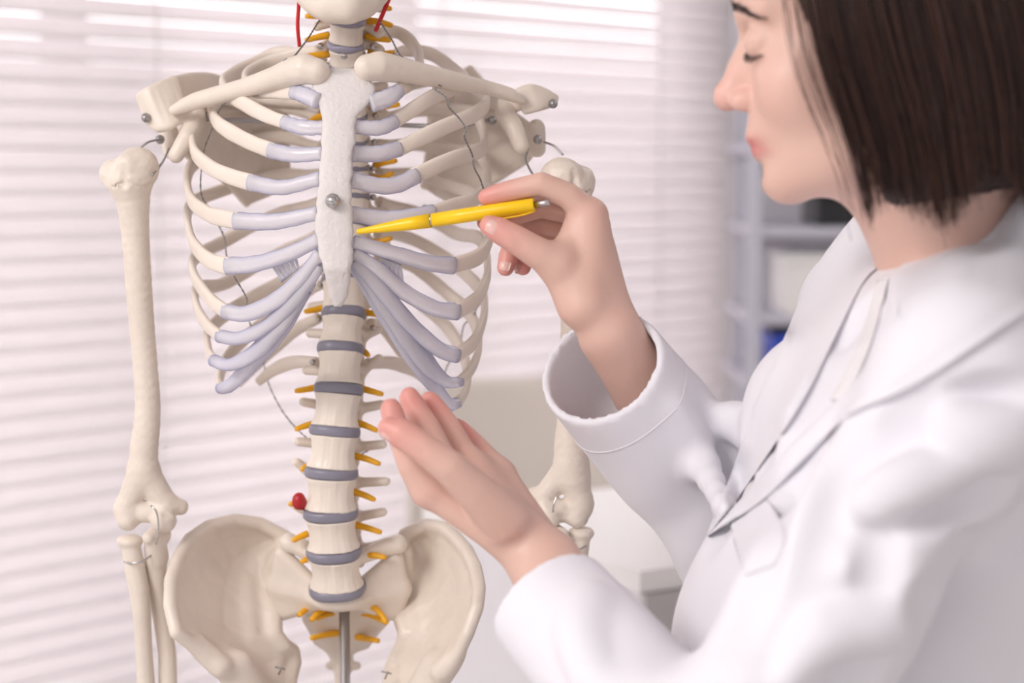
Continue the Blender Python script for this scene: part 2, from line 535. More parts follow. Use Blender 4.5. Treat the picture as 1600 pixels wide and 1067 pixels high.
# beige upholstered chair
CY = 3.35
cc = P(760, 700, CY)
chair = empty('armchair', 'beige armchair with rounded back standing in front of the blind', 'chair', (cc[0] + .02, CY, 0))
def rbox(name, px0, py0, px1, py1, Y, th, mt, rad, parent, curve=.0):
    a = P(px0, py1, Y); b = P(px1, py0, Y); s = SDF()
    c = (a + b) / 2; hx, hz = abs(b[0] - a[0]) / 2 - rad, abs(b[2] - a[2]) / 2 - rad
    s.ops.append((lambda p: np.maximum(np.linalg.norm(np.maximum(np.abs((p - c)[..., [0, 2]]) - [hx, hz], 0), axis=-1) - rad,
                                       np.abs(p[..., 1] - Y - curve * ((p[..., 0] - c[0]) / (hx + rad)) ** 2) - th / 2), np.minimum(a, b) - th - .05, np.maximum(a, b) + th + .05, 0, False))
    return child_fix(s.mesh(name, .006, mt, None, 2), parent)
rbox('backrest', 640, 592, 960, 890, CY, .07, M_beige, .075, chair, -.05)
s = SDF(); s.ell(P(745, 880, CY - .20), (.24, .20, .05), None, .02)
child_fix(s.mesh('seat', .008, M_lgrey, None, 1), chair)
m = MB(); fp = P(726, 960, CY - .22)
m.tube([fp, (fp[0], fp[1], .03)], .024, 16); child_fix(m.build('pedestal', M_white), chair)
s = SDF(); s.ell((fp[0], fp[1], .02), (.25, .25, .02), None, 0); child_fix(s.mesh('base', .008, M_white, None, 1), chair)

# shelf rack on the right
RY = 3.75
rack = empty('shelving_rack', 'grey steel shelving rack right of the blind behind the face', 'shelf', (P(1250, 500, RY)[0], RY, 0))
xl, xr = P(1176, 500, RY)[0], P(1500, 500, RY)[0]
for (x, y) in ((xl, RY), (xl + .03, RY + .4), (xr, RY), (xr, RY + .4)):
    m = MB(); m.box((x, y, 1.1), (.028, .028, 2.2), None, .003); child_fix(m.build('post', M_rack, smooth=False), rack)
shelf_py = (110, 232, 362, 500, 602, 790)
for py in shelf_py:
    m = MB(); z = P(1200, py, RY)[2]; m.box(((xl + xr) / 2, RY + .2, z), (xr - xl + .02, .42, .018), None, .003)
    child_fix(m.build('shelf_board', M_rack, smooth=False), rack)
m = MB(); m.box(((xl + xr) / 2, RY + .405, 1.1), (xr - xl, .006, 2.2)); child_fix(m.build('rack_back', M_lgrey, smooth=False), rack)
def on_shelf(i): return P(1200, shelf_py[i], RY)[2] + .0095
def item(name, label, cat, px0, px1, i, hgt, mt, y=RY + .1, lid=None, round_=False):
    x0, x1 = P(px0, 500, y)[0], P(px1, 500, y)[0]; z = on_shelf(i)
    e = empty(name, label, cat, ((x0 + x1) / 2, y, z))
    m = MB()
    if round_: m.tube([((x0 + x1) / 2, y, z), ((x0 + x1) / 2, y, z + hgt)], (x1 - x0) / 2, 24)
    else: m.box(((x0 + x1) / 2, y, z + hgt / 2), (x1 - x0, .2, hgt), None, .006)
    child_fix(m.build('body', mt, smooth=round_), e)
    if lid:
        m = MB()
        if round_: m.tube([((x0 + x1) / 2, y, z + hgt), ((x0 + x1) / 2, y, z + hgt + .025)], (x1 - x0) / 2 * .6, 24)
        else: m.box(((x0 + x1) / 2, y, z + hgt + .008), (x1 - x0 + .01, .21, .016), None, .004)
        child_fix(m.build('lid', lid, smooth=round_), e)
item('storage_box', 'black storage box on the rack just under the chin', 'box', 1262, 1328, 2, .055, M_black, lid=M_black)
item('round_tin', 'small blue round container beside the black box under the chin', 'container', 1330, 1356, 2, .045, M_blue, lid=M_blue, round_=True)
item('carton', 'plain white carton on the rack left of the coat lapel', 'box', 1216, 1310, 3, .098, M_boxwhite, lid=M_boxwhite)
item('storage_box', 'blue storage box with black lid on the lower shelf beside the coat', 'box', 1196, 1262, 4, .088, M_blue, lid=M_black)
item('jar', 'small white jar low on the rack at the end of the blind', 'jar', 1182, 1194, 4, .05, M_boxwhite, lid=M_white, round_=True)

# ================================================================== THE SKELETON MODEL
sk = empty('anatomical_skeleton', 'ivory plastic teaching skeleton hanging on a steel rod in front of the blind', 'skeleton')
axis_pts = [(100, 1.72), (500, 1.74)]
XC = P(530, 300, 1.74)[0]; YC = 1.735

def rib(pts, jpt, wpx=12.5, hw0=.0046, th=.0032, neck_in=True):
    """pts in (px,py,Y) from the spine to the junction with the cartilage"""
    c = catmull(PP(pts), 46)
    N = c - np.array([XC, YC, 0]); N[:, 2] = 0
    # near the spine point the flat side straight back
    n = len(c); t = np.linspace(0, 1, n)
    W = np.interp(t, [0, .06, .18, .5, .8, 1], [.0050, .0042, .0058, .0066, .0069, wpx / 1860])
    T = np.interp(t, [0, .1, .3, .7, 1], [.0045, .0042, .0038, th, th])
    W *= 1 + .03 * np.sin(t * 37 + pts[0][1]) + .02 * np.sin(t * 83)
    return sweep('rib', c, W, T, N, M_rib, sk, 16, 2.6, round_ends=True)

def cart(pts, parent, w, th=.0055):
    pts = list(pts); pts[-1] = (pts[-1][0], pts[-1][1], pts[-1][2] + .004, pts[-1][3])
    c = catmull([list(P(*q[:3])) + [q[3] / 1900] for q in pts], 26)
    N = c[:, :3] - np.array([XC, YC, 0]); N[:, 2] = 0
    n = len(c)
    return sweep('costal_cartilage', c[:, :3], c[:, 3] * (1 + .03 * np.sin(np.arange(n) * 1.1)), np.full(n, th), N, M_cart, parent, 16, 2.1)

RIBS = [
 # image left side
 ([(512,80,1.77),(470,82,1.79),(415,100,1.79),(385,120,1.755),(392,138,1.70),(440,143,1.665),(462,145,1.652)], [(458,144,1.653,11),(475,148,1.645,13),(496,158,1.632,13)]),
 ([(505,95,1.79),(440,82,1.83),(385,105,1.82),(352,125,1.77),(352,142,1.72),(378,160,1.69),(415,180,1.665),(448,192,1.65)], [(444,191,1.652,11),(472,199,1.64,12),(506,200,1.632,11)]),
 ([(500,165,1.80),(430,155,1.86),(362,150,1.845),(332,165,1.78),(335,185,1.72),(350,200,1.69),(388,221,1.665),(426,236,1.65)], [(422,235,1.652,13),(460,242,1.64,12),(504,240,1.628,11)]),
 ([(500,205,1.81),(430,190,1.875),(350,195,1.85),(308,214,1.78),(302,236,1.72),(325,259,1.68),(358,275,1.66),(394,286,1.645)], [(390,285,1.647,13.5),(440,293,1.633,12),(500,279,1.618,11)]),
 ([(500,250,1.82),(430,240,1.885),(345,262,1.86),(298,292,1.78),(297,313,1.72),(325,334,1.68),(345,340,1.66),(371,345,1.645)], [(367,345,1.647,14),(430,346,1.632,13),(497,333,1.615,11)]),
 ([(500,292,1.83),(430,300,1.89),(345,326,1.865),(297,352,1.78),(298,374,1.72),(316,398,1.68),(334,410,1.665),(357,416,1.65)], [(354,416,1.652,14.5),(400,412,1.64,13),(450,397,1.625,12),(499,374,1.612,11)]),
 ([(500,335,1.83),(430,362,1.89),(350,405,1.87),(304,420,1.79),(304,436,1.73),(322,460,1.69),(334,473,1.675),(352,486,1.66)], [(350,486,1.662,12.5),(385,490,1.652,13),(430,470,1.638,13),(470,435,1.625,12),(501,396,1.612,10)]),
 ([(500,385,1.83),(430,425,1.885),(352,470,1.865),(308,468,1.79),(308,485,1.74),(322,506,1.705),(332,516,1.69),(343,525,1.68)], [(342,525,1.682,11),(375,528,1.668,11),(420,507,1.65,12),(465,462,1.632,12),(500,414,1.616,9)]),
 ([(505,425,1.83),(440,466,1.875),(368,508,1.86),(326,532,1.80),(325,545,1.76),(327,553,1.735),(330,558,1.72),(334,563,1.705)], [(333,563,1.706,10.5),(360,570,1.69,10.5),(400,549,1.67,14),(440,505,1.648,14),(478,455,1.632,9)]),
 ([(505,462,1.83),(450,502,1.87),(378,560,1.85),(350,585,1.80),(344,592,1.77),(342,598,1.75),(344,604,1.735),(346,608,1.725)], [(344,607,1.727,9),(362,600,1.715,12),(400,560,1.69,16),(440,510,1.662,16),(485,442,1.635,9)]),
 # image right side
 ([(575,72,1.77),(592,52,1.785),(625,52,1.795),(652,80,1.77),(655,112,1.72),(640,130,1.675),(622,142,1.652)], [(624,141,1.653,11),(608,152,1.645,14),(580,162,1.635,14)]),
 ([(592,100,1.79),(630,80,1.83),(675,85,1.84),(712,112,1.80),(728,128,1.745),(705,138,1.70),(665,158,1.668),(614,192,1.652)], [(617,190,1.653,11.5),(592,200,1.642,12),(553,198,1.634,11)]),
 ([(592,150,1.80),(640,132,1.86),(700,122,1.855),(744,138,1.80),(760,160,1.75),(742,178,1.70),(690,200,1.67),(620,234,1.652)], [(624,232,1.654,13),(592,240,1.642,13),(550,240,1.63,13)]),
 ([(592,205,1.81),(645,200,1.87),(712,200,1.86),(750,222,1.80),(757,238,1.74),(735,240,1.695),(700,251,1.67),(646,276,1.65)], [(651,274,1.652,13.5),(620,289,1.64,13),(590,290,1.632,13),(549,281,1.62,13)]),
 ([(592,245,1.82),(650,252,1.88),(716,262,1.87),(756,282,1.79),(762,300,1.73),(740,312,1.69),(716,320,1.675),(672,334,1.652)], [(677,332,1.654,13),(640,339,1.64,13),(600,342,1.63,13),(549,334,1.616,12)]),
 ([(592,290,1.83),(650,298,1.885),(716,322,1.87),(761,352,1.79),(767,372,1.73),(756,392,1.69),(740,405,1.672),(705,415,1.655)], [(709,415,1.656,14),(670,411,1.642,13),(620,397,1.628,12),(553,378,1.612,11)]),
 ([(592,335,1.83),(650,358,1.885),(712,392,1.865),(756,415,1.79),(762,435,1.74),(750,460,1.70),(735,475,1.682),(712,487,1.667)], [(715,487,1.669,14),(680,482,1.655,13),(630,455,1.64,13),(590,420,1.625,12),(552,396,1.612,10)]),
 ([(590,385,1.83),(640,398,1.88),(698,432,1.865),(748,465,1.80),(757,488,1.755),(748,520,1.72),(735,540,1.70),(712,556,1.685)], [(714,555,1.687,13),(685,545,1.672,13),(640,505,1.65,13),(595,452,1.63,13),(553,408,1.614,10)]),
 ([(588,425,1.83),(640,440,1.875),(692,480,1.86),(737,512,1.81),(748,540,1.77),(742,565,1.745),(732,582,1.72),(716,597,1.71)], [(719,596,1.712,9),(697,596,1.70,10),(665,565,1.68,18),(620,500,1.65,19),(580,445,1.63,14),(552,410,1.616,9)]),
 ([(585,462,1.83),(640,490,1.875),(692,532,1.855),(722,565,1.81),(731,590,1.78),(728,608,1.76),(722,620,1.745),(714,629,1.735)], [(716,628,1.736,9),(702,632,1.73,11),(684,610,1.715,14),(648,558,1.68,19),(598,480,1.65,17),(555,420,1.625,8)]),
]
for ri_, (pts, cp) in enumerate(RIBS):
    pts = [list(q) for q in pts]
    if ri_ % 10 >= 3:
        for j, (dx, dy) in enumerate(((0, -20), (0, -26), (0, -28), (0, -16), (0, -4))): pts[j][1] += dy
        if ri_ in (3, 4, 5): pts[3][1] -= 14
        if ri_ in (13, 14, 15, 16): pts[3][1] -= 24; pts[4][1] -= 8; pts[3][0] -= 5
    r = rib(pts, None, cp[0][3] * .97)
    tag(cart(cp, r, None), 'clear lavender rib cartilage')
# floating ribs
for pts in ([(497,497,1.80),(455,520,1.845),(412,558,1.855),(372,600,1.85)], [(578,505,1.80),(600,512,1.84),(650,575,1.85),(686,600,1.85)],
            [(494,566,1.785),(458,566,1.81),(428,578,1.825),(403,597,1.83)], [(574,568,1.785),(612,567,1.81),(648,580,1.825),(672,600,1.83)]):
    c = catmull(PP(pts), 26); t = np.linspace(0, 1, 26)
    sweep('rib', c, np.interp(t, [0, .15, .6, 1], [.005, .0055, .0068, .0042]), np.interp(t, [0, 1], [.0045, .003]), np.array([0, 1.0, .2]), M_rib, sk, 14, 2.4)
# webs of cartilage strands between the sixth and seventh cartilage
for TL, TR, BR, BL in (((424, 413, 1.634), (463, 404, 1.626), (466, 420, 1.629), (441, 441, 1.640)), ((596, 402, 1.628), (626, 413, 1.636), (630, 444, 1.640), (601, 424, 1.631))):
    m = MB(); TL, TR, BR, BL = PP((TL, TR, BR, BL))
    for k in range(15):
        f = k / 14
        top = TL * (1 - f) + TR * f; bot = BL * (1 - f) + BR * f
        m.tube(catmull([top, (top + bot) / 2 + np.array([.0004 * math.sin(k * 2), .0015, 0]), bot], 6), .00075, 6)
    m.build('cartilage_web', M_cart, sk)

# ---- sternum
def sternum():
    L = [(106,508),(112,502),(122,493),(135,488),(150,490),(165,498),(182,503),(200,503),(222,501),(235,503),(250,500),(270,498),(285,499),(300,496),(318,494),(332,495),(345,492),(365,493),(378,497),(392,497),(408,502),(425,507),(438,509),(445,512),(460,514),(470,517),(479,522)]
    Rr = [(106,561),(112,566),(122,576),(135,587),(150,586),(165,574),(182,558),(200,555),(222,556),(235,551),(250,550),(270,552),(285,548),(300,550),(318,549),(332,552),(345,551),(365,553),(378,550),(392,552),(408,551),(425,547),(438,548),(445,546),(460,544),(470,540),(479,533)]
    ys = np.linspace(106, 479, 84)
    Yd = lambda y: np.interp(y, [106, 185, 300, 420, 479], [1.650, 1.634, 1.612, 1.604, 1.616])
    s, V, F = 40, [], []
    for y in ys:
        l = np.interp(y, *zip(*L)) + .5 * math.sin(y * .31); r = np.interp(y, *zip(*Rr)) + .5 * math.sin(y * .37 + 1)
        c, hwid = (l + r) / 2, (r - l) / 2
        thick = np.interp(y, [106, 115, 150, 185, 420, 445, 479], [.0045, .0075, .0065, .0055, .0055, .004, .0022])
        for k in range(s):
            a = 2 * math.pi * k / s
            cx = math.copysign(abs(math.cos(a)) ** .5, math.cos(a)); sy = math.copysign(abs(math.sin(a)) ** .5, math.sin(a))
            ridge = .0008 * math.exp(-((y - 187) / 3.5) ** 2) if sy < 0 else 0
            notch = 8 * (1 - min(1, (y - 106) / 14)) * (1 - abs(cx)) if y < 120 else 0
            V.append(P(c + hwid * cx, y + notch, Yd(y) + thick * sy - ridge + .0012 * (cx ** 2) * (1 if sy < 0 else 0)))
    n = len(ys)
    F = [(i * s + k, i * s + (k + 1) % s, (i + 1) * s + (k + 1) % s, (i + 1) * s + k) for i in range(n - 1) for k in range(s)]
    F += [tuple(range(s))[::-1], tuple((n - 1) * s + k for k in range(s))]
    return mesh_obj('sternum', V, F, M_sternum, sk)
st = sternum(); tag(st, 'whiter matt breastbone')
m = SDF(); bp = P(520, 314, 1.601)
m.ell(bp, (.0062, .0025, .0062), None, .001).ell(bp + [0, -.003, 0], (.0048, .004, .0048), None, .0005)
m.mesh('sternum_bolt', .0005, M_steel, st, 1)

# ---- spine
DISCS = [ # px, py, half width px, Y
 (543,-8,26,1.735),(543,32,28,1.742),(540,70,28,1.75),(543,101,29,1.76),(546,140,27,1.772),(548,180,27,1.785),(549,220,27,1.795),(549,262,28,1.80),(549,307,29,1.80),
 (547,350,30,1.795),(542,393,32,1.788),(537,438,34,1.778),(537,490,35,1.765),(532,545,37,1.755),(529,608,39,1.745),(523,673,40,1.74),(518,738,42,1.738),(517,802,43,1.74),(522,862,44,1.745),(527,919,45,1.755)]
TP_R = {12: (590,515), 13: (592,560), 14: (596,632), 15: (598,694), 16: (603,752), 17: (598,800), 18: (621,850)}
TP_L = {14: (474,628), 15: (466,690), 16: (464,722), 17: (462,790), 18: (452,848)}
for i in range(len(DISCS) - 1):
    a, b = DISCS[i], DISCS[i + 1]
    pa, pb = P(*a[:2], a[3]), P(*b[:2], b[3])
    ax = unit(pa - pb); H = np.linalg.norm(pa - pb)
    ra, rb = a[2] / FPX * a[3], b[2] / FPX * b[3]
    lumbar = i >= 12
    sq = .80 if lumbar else .86
    dth = (.0075 if lumbar else .0045)
    rot = math.radians(-4)
    X = unit(np.array([math.cos(rot), math.sin(rot), 0])); Yv = unit(np.cross(ax, X)); X = np.cross(Yv, ax)   # Yv points back
    if np.dot(Yv, [0, 1, 0]) < 0: Yv = -Yv
    # vertebral body: waisted barrel, flattened at the back
    hb = (H - dth) / 2; c = (pa + pb) / 2
    s = SDF()
    def body(p, c=c, ax=ax, X=X, Yv=Yv, hb=hb, ra=ra, rb=rb, sq=sq, lumbar=lumbar):
        q = p - c; z = q @ ax; x = q @ X; y = q @ Yv
        t = np.clip(z / hb, -1, 1)
        R = (ra * (1 + t) + rb * (1 - t)) / 2 * (1.0 - (.17 if lumbar else .11) * (1 - t ** 2) ** .8)
        ang = np.arctan2(x, y)
        R = R * (1 + .012 * np.sin(ang * 9 + z * 60) + .008 * np.sin(ang * 23 + 1) )
        yy = y / sq
        yy = np.where(yy > 0, yy * 1.08, yy)
        r = (np.abs(x) ** 2.3 + np.abs(yy) ** 2.3) ** (1 / 2.3)
        dr = (r - R); dz = np.abs(z) - hb
        e = .0018
        return np.sqrt(np.maximum(dr + e, 0) ** 2 + np.maximum(dz + e, 0) ** 2) + np.minimum(np.maximum(dr, dz) + e, 0) - e
    s.ops.append((body, c - max(ra, rb, hb) * 1.3, c + max(ra, rb, hb) * 1.3, .002, False))
    r_ = (ra + rb) / 2
    back = c + Yv * r_ * 1.35 + ax * .003
    # pedicles, lamina, spinous process, facets, transverse processes
    for sg in (-1, 1):
        ped0 = c + X * sg * r_ * .55 + Yv * r_ * .55 + ax * hb * .25; ped1 = back + X * sg * r_ * .62
        s.cone(ped0, ped1, .0045, .0045, .004)
        s.cone(ped1, back + Yv * .010 - ax * .006, .0045, .004, .004)
        s.cone(ped1 + ax * hb * .9, ped1 - ax * hb * 1.0 + Yv * .003, .0042, .0052, .004)
        tpd = TP_R if sg > 0 else TP_L
        if i in tpd:
            tip = P(*tpd[i], DISCS[i][3] + r_ * .9 + .004)
        elif i < 4:
            tip = c + X * sg * (r_ + .012) + Yv * r_ * .8 - ax * .002
        else:
            tip = c + X * sg * (r_ + (.012 if sg > 0 else .014)) + Yv * (r_ * 1.3 + .006) + ax * .004
        rt = .0045 if i < 18 else .0085
        s.cone(ped1 + X * sg * .002, tip, .0048, rt * .92, .004)
        if i == 18: s.cone(ped0, tip, .007, .007, .006)
    sp_end = back + Yv * (.030 if lumbar else .034) - ax * (.006 if lumbar else .020)
    s.cone(back + Yv * .008 - ax * .004, sp_end, .0042, .004, .004)
    if lumbar: s.cone(back + Yv * .010 - ax * .010, sp_end - ax * .008, .004, .004, .004)
    v = s.mesh('vertebra', .0011, M_vert, sk, 1)
for i, (px, py, hwp, Yd) in enumerate(DISCS):
    if i == 0: continue
    p0 = P(px, py, Yd); up = unit(P(*DISCS[max(i - 1, 0)][:2], DISCS[max(i - 1, 0)][3]) - P(*DISCS[min(i + 1, len(DISCS) - 1)][:2], DISCS[min(i + 1, len(DISCS) - 1)][3]))
    R = hwp / FPX * Yd; lum = i >= 11; th = (.0046 if lum else .0029)
    X = unit(np.cross(np.cross(up, [1, 0, 0]), up)); Yv = np.cross(up, X)
    V, F, sg = [], [], 48
    prof = [(-1, .90), (-.85, .97), (-.4, 1.015), (.4, 1.015), (.85, .97), (1, .90)]
    for (z, rr) in prof:
        for k in range(sg):
            a = 2 * math.pi * k / sg
            cx, sy = math.cos(a), math.sin(a)
            e = (abs(cx) ** 2.3 + abs(sy) ** 2.3) ** (-1 / 2.3)
            wob = 1 + .01 * math.sin(5 * a + i) + .02 * math.sin(3 * a + 2 * i) * (0 if lum else 1)
            V.append(p0 + X * cx * e * R * rr * wob + Yv * sy * e * R * (.80 if lum else .86) * rr * wob + up * th * z * (1 + (0 if lum else .25 * math.sin(4 * a + i))))
    n = len(prof)
    F = [(j * sg + k, j * sg + (k + 1) % sg, (j + 1) * sg + (k + 1) % sg, (j + 1) * sg + k) for j in range(n - 1) for k in range(sg)]
    F += [tuple(range(sg))[::-1], tuple((n - 1) * sg + k for k in range(sg))]
    mesh_obj('intervertebral_disc', V, F, M_disc_c if i < 4 else M_disc, sk)

# ---- nerves
NERV = [((522,24),(500,25),(477,25)),((514,55),(497,58),(477,63)),((514,84),(497,86),(478,87)),
 ((510,480),(492,484),(476,487)),((500,604),(480,608),(461,611)),((492,662),(478,665),(461,671)),((484,728),(478,730),(471,734)),((478,783),(462,786),(452,788)),((480,834),(470,838),(457,845)),((492,870),(482,873),(470,878)),
 ((580,6),(595,10),(611,14)),((570,32),(590,34),(613,40)),((572,56),(590,60),(610,63)),((576,82),(596,84),(616,82)),
 ((578,166),(600,166),(624,163)),((585,258),(600,254),(620,251)),((580,278),(597,278),(614,270)),((572,380),(590,378),(612,372)),
 ((566,488),(585,490),(602,496)),((560,545),(570,550),(576,556)),((562,606),(580,611),(598,616)),((556,660),(572,665),(590,673)),((552,712),(570,716),(594,725)),((552,768),(568,773),(586,781)),((556,820),(575,825),(596,832)),((570,866),(588,868),(603,871)),
 ((514,178),(494,184),(484,190)),]
ys_ = [d[1] for d in DISCS]; Ys_ = [d[3] for d in DISCS]
for tri_ in NERV:
    Y0 = np.interp(tri_[0][1], ys_, Ys_) + .012
    c = catmull([P(*tri_[0], Y0 + .004), P(*tri_[1], Y0), P(*tri_[2], Y0 - .004)], 10)
    w = np.linspace(.0034, .0023, 10); w[-1] *= .8
    tube('spinal_nerve', c, w, M_nerve, sk, 12)
for L in ([(497,940,1.784),(483,948,1.774),(467,961,1.759)],[(516,946,1.789),(500,955,1.774),(486,969,1.764)],[(528,955,1.799),(510,960,1.784),(495,966,1.774)],[(527,989,1.809),(508,992,1.799),(486,997,1.789)],
          [(563,944,1.784),(582,948,1.769),(596,960,1.764),(604,974,1.759)],[(562,957,1.794),(580,961,1.784),(601,971,1.774)],[(562,950,1.794),(578,953,1.784),(592,962,1.774)],[(558,995,1.809),(575,998,1.799),(591,1001,1.789)]):
    tube('spinal_nerve', catmull(PP(L), 12), np.linspace(.0034, .0024, 12), M_nerve, sk, 12)
s = SDF(); s.ell(P(466, 784, 1.735), (.0055, .006, .0072), None, .001); s.cone(P(468, 778, 1.735), P(474, 790, 1.738), .0045, .004, .003)
tag(s.mesh('disc_bulge', .0007, M_redball, sk, 1), 'dark red bulge on the lower back disc')

# red vertebral arteries
tube('vertebral_artery', PP([(467,-30,1.70),(467,3,1.71),(465,40,1.712),(468,73,1.715)]), .0016, M_red, sk, 10, 20)
tube('vertebral_artery', PP([(620,-35,1.73),(607,0,1.72),(597,24,1.72),(587,48,1.728)]), .0019, M_red, sk, 10, 20)

# ---- clavicles
for pts in ([(495,112,1.643,.0110),(482,108,1.645,.0124),(465,110,1.650,.0125),(430,122,1.665,.0098),(380,138,1.69,.0082),(335,150,1.71,.0078),(300,160,1.725,.0072),(272,172,1.73,.0045)],
            [(574,106,1.643,.0110),(586,103,1.645,.0124),(605,106,1.650,.0118),(650,114,1.665,.0095),(712,127,1.69,.0078),(760,137,1.71,.0062),(795,147,1.72,.0060),(814,156,1.725,.004)]):
    s = SDF(); q = catmull([list(P(*a[:3])) + [a[3]] for a in pts], 16)
    s.chain(q[:, :3], q[:, 3], .002); s.mesh('clavicle', .0012, M_bone, sk, 1)

# ---- scapulae
def scapula(acro, ridge, cora, glen, grid, inner):
    s = SDF()
    def fine(g, n, m_):
        g = np.array([[P(*q) for q in row] for row in g])
        g = np.stack([catmull(r, m_) for r in g], 0)
        return np.stack([catmull(g[:, j], n) for j in range(m_)], 1)
    grid = fine(grid, 9, 7); ridge = fine(ridge, 10, 2); acro = fine(acro, 8, 2)
    s.quadgrid(grid, .0022, .003)
    s.chain(grid[0], [.0028] * 7, .003)
    for row in (0, -1): s.chain(grid[:, row], [.0032] * 9, .003)
    s.quadgrid(acro, .0040, .003)
    s.quadgrid(ridge, .0024, .004)
    s.chain([P(*q[:3]) for q in cora], [q[3] for q in cora], .004, 8)
    s.chain([P(*q[:3]) for q in glen], [q[3] for q in glen], .005)
    return s.mesh('scapula', .0013, M_bone, sk, 1)
scapula([[(219,152,1.745),(234,190,1.74)],[(231,143,1.74),(248,200,1.735)],[(256,131,1.75),(270,194,1.735)],[(272,126,1.76),(288,178,1.745)]],
        [[(268,124,1.76),(275,165,1.76)],[(300,117,1.79),(310,160,1.79)],[(340,120,1.83),(350,160,1.83)],[(400,150,1.87),(405,180,1.88)]],
        [(305,178,1.775,.009),(306,190,1.75,.0085),(292,215,1.735,.0078),(275,243,1.73,.0068)],
        [(264,205,1.775,.008),(268,235,1.775,.008),(300,215,1.80,.007)],
        [[(372,112,1.86),(350,135,1.85),(320,165,1.82),(270,215,1.79)],[(420,130,1.885),(385,170,1.885),(345,200,1.85),(285,238,1.80)],[(444,165,1.895),(410,205,1.895),(370,230,1.875),(320,258,1.83)],[(448,230,1.905),(425,250,1.905),(400,265,1.89),(355,285,1.86)],[(449,283,1.91),(430,298,1.91),(410,308,1.90),(385,318,1.89)]], None)
scapula([[(812,143,1.735),(822,172,1.735)],[(830,138,1.735),(838,168,1.735)],[(850,144,1.74),(855,163,1.74)],[(866,153,1.745),(864,160,1.745)]],
        [[(812,145,1.745),(815,168,1.75)],[(790,150,1.78),(790,175,1.78)],[(760,140,1.83),(760,165,1.83)],[(715,150,1.87),(715,170,1.88)]],
        [(790,165,1.775,.009),(790,178,1.75,.0085),(803,200,1.735,.0082),(814,228,1.73,.0072)],
        [(838,200,1.775,.008),(839,232,1.775,.008),(815,212,1.80,.007)],
        [[(735,108,1.86),(758,135,1.85),(785,165,1.82),(838,205,1.79)],[(700,130,1.885),(735,170,1.885),(775,200,1.85),(832,240,1.80)],[(676,165,1.895),(705,205,1.895),(745,225,1.875),(800,265,1.83)],[(670,230,1.905),(690,250,1.905),(720,262,1.89),(765,286,1.86)],[(662,290,1.91),(680,302,1.91),(695,310,1.90),(715,315,1.89)]], None)
# steel cross rod between the shoulder blades and its end nuts
tube('cross_rod', PP([(322,186,1.80),(400,189,1.815),(560,193,1.83),(700,197,1.815),(770,187,1.80)]), .0022, M_steeld, sk, 10, 24)
for q in ((326,181,1.795),(769,188,1.793),(840,218,1.757),(250,218,1.757),(228,184,1.733),(864,162,1.733)):
    c = P(*q); s = SDF(); s.ell(c, (.0042, .003, .0042), None, .001).ell(c + [0, -.003, 0], (.0028, .003, .0028), None, .0008)
    s.mesh('hex_nut', .0006, M_steeld, sk, 1)
# shoulder wires
for L in ([(250,218,1.75),(232,222,1.74),(218,233,1.735)],[(264,232,1.76),(255,252,1.735),(238,274,1.705)],[(850,222,1.75),(866,228,1.74),(880,242,1.735)],[(826,232,1.755),(822,248,1.74),(828,265,1.73),(836,276,1.72)]):
    tube('shoulder_wire', PP(L), .0010, M_steeld, sk, 8, 14)

# ---- humeri
def humerus(flip, sh, knobs, distal, wire):
    s = SDF()
    for (x, y, Y, r) in sh['head']: s.ball(P(x, y, Y), r, .005)
    q = catmull([list(P(*a[:3])) + [a[3]] for a in sh['shaft']], 18)
    s.chain(q[:, :3], q[:, 3], .004)
    for a, b, ra, rb in distal: s.cone(P(*a), P(*b), ra, rb, .004)
    for a, b, r in sh.get('cuts', []): s.cone(P(*a), P(*b), r, r, .003, True)
    _v, _f = s.arrays(.005); bvh = BVHTree.FromPolygons(_v.tolist(), _f.tolist()); o_ = Vector((0, 0, CAM_Z)); hits = []
    for px, py in sh['line']:
        hp_ = bvh.ray_cast(o_, (Vector(P(px, py, 1.0)) - o_).normalized())
        if hp_[0] is not None: hits.append(np.array(hp_[0]))
    if len(hits) > 2:
        q = catmull(np.array(hits), 16); t_ = SDF()
        for a, b in zip(q[:-1], q[1:]): s.cone(a, b, .0009, .0009, .0012, True)
    def rough(p, d): return d + .00035 * np.sin(p[..., 2] * 700 + 3 * np.sin(p[..., 0] * 400)) * np.sin(p[..., 0] * 900 + p[..., 1] * 500)
    s.custom(rough)
    return s.mesh('humerus', .0013, M_bone, sk, 1)
humerus(False, dict(line=[(162,292),(175,293),(188,287),(200,284),(212,290),(226,291),(238,286),(246,280)], head=[(215,263,1.72,.0185),(180,272,1.725,.0135),(199,258,1.708,.0095)],
    shaft=[(203,285,1.72,.0205),(208,315,1.722,.0145),(211,360,1.725,.0122),(217,450,1.73,.0115),(226,560,1.735,.0108),(231,640,1.735,.0112),(225,700,1.735,.0125),(224,745,1.735,.013)],
    cuts=[((192,240,1.694),(193,290,1.700),.0028)]), None,
    [((224,735,1.735),(196,795,1.735),.0135,.0095),((224,735,1.735),(262,790,1.738),.0135,.0095),((262,785,1.738),(281,792,1.742),.0085,.0075),
     ((196,795,1.735),(200,812,1.732),.0105,.0098),((228,800,1.735),(246,800,1.735),.0085,.009),((256,800,1.732),(256,812,1.730),.0075,.0115),((206,800,1.735),(256,800,1.735),.0085,.0085)], None)
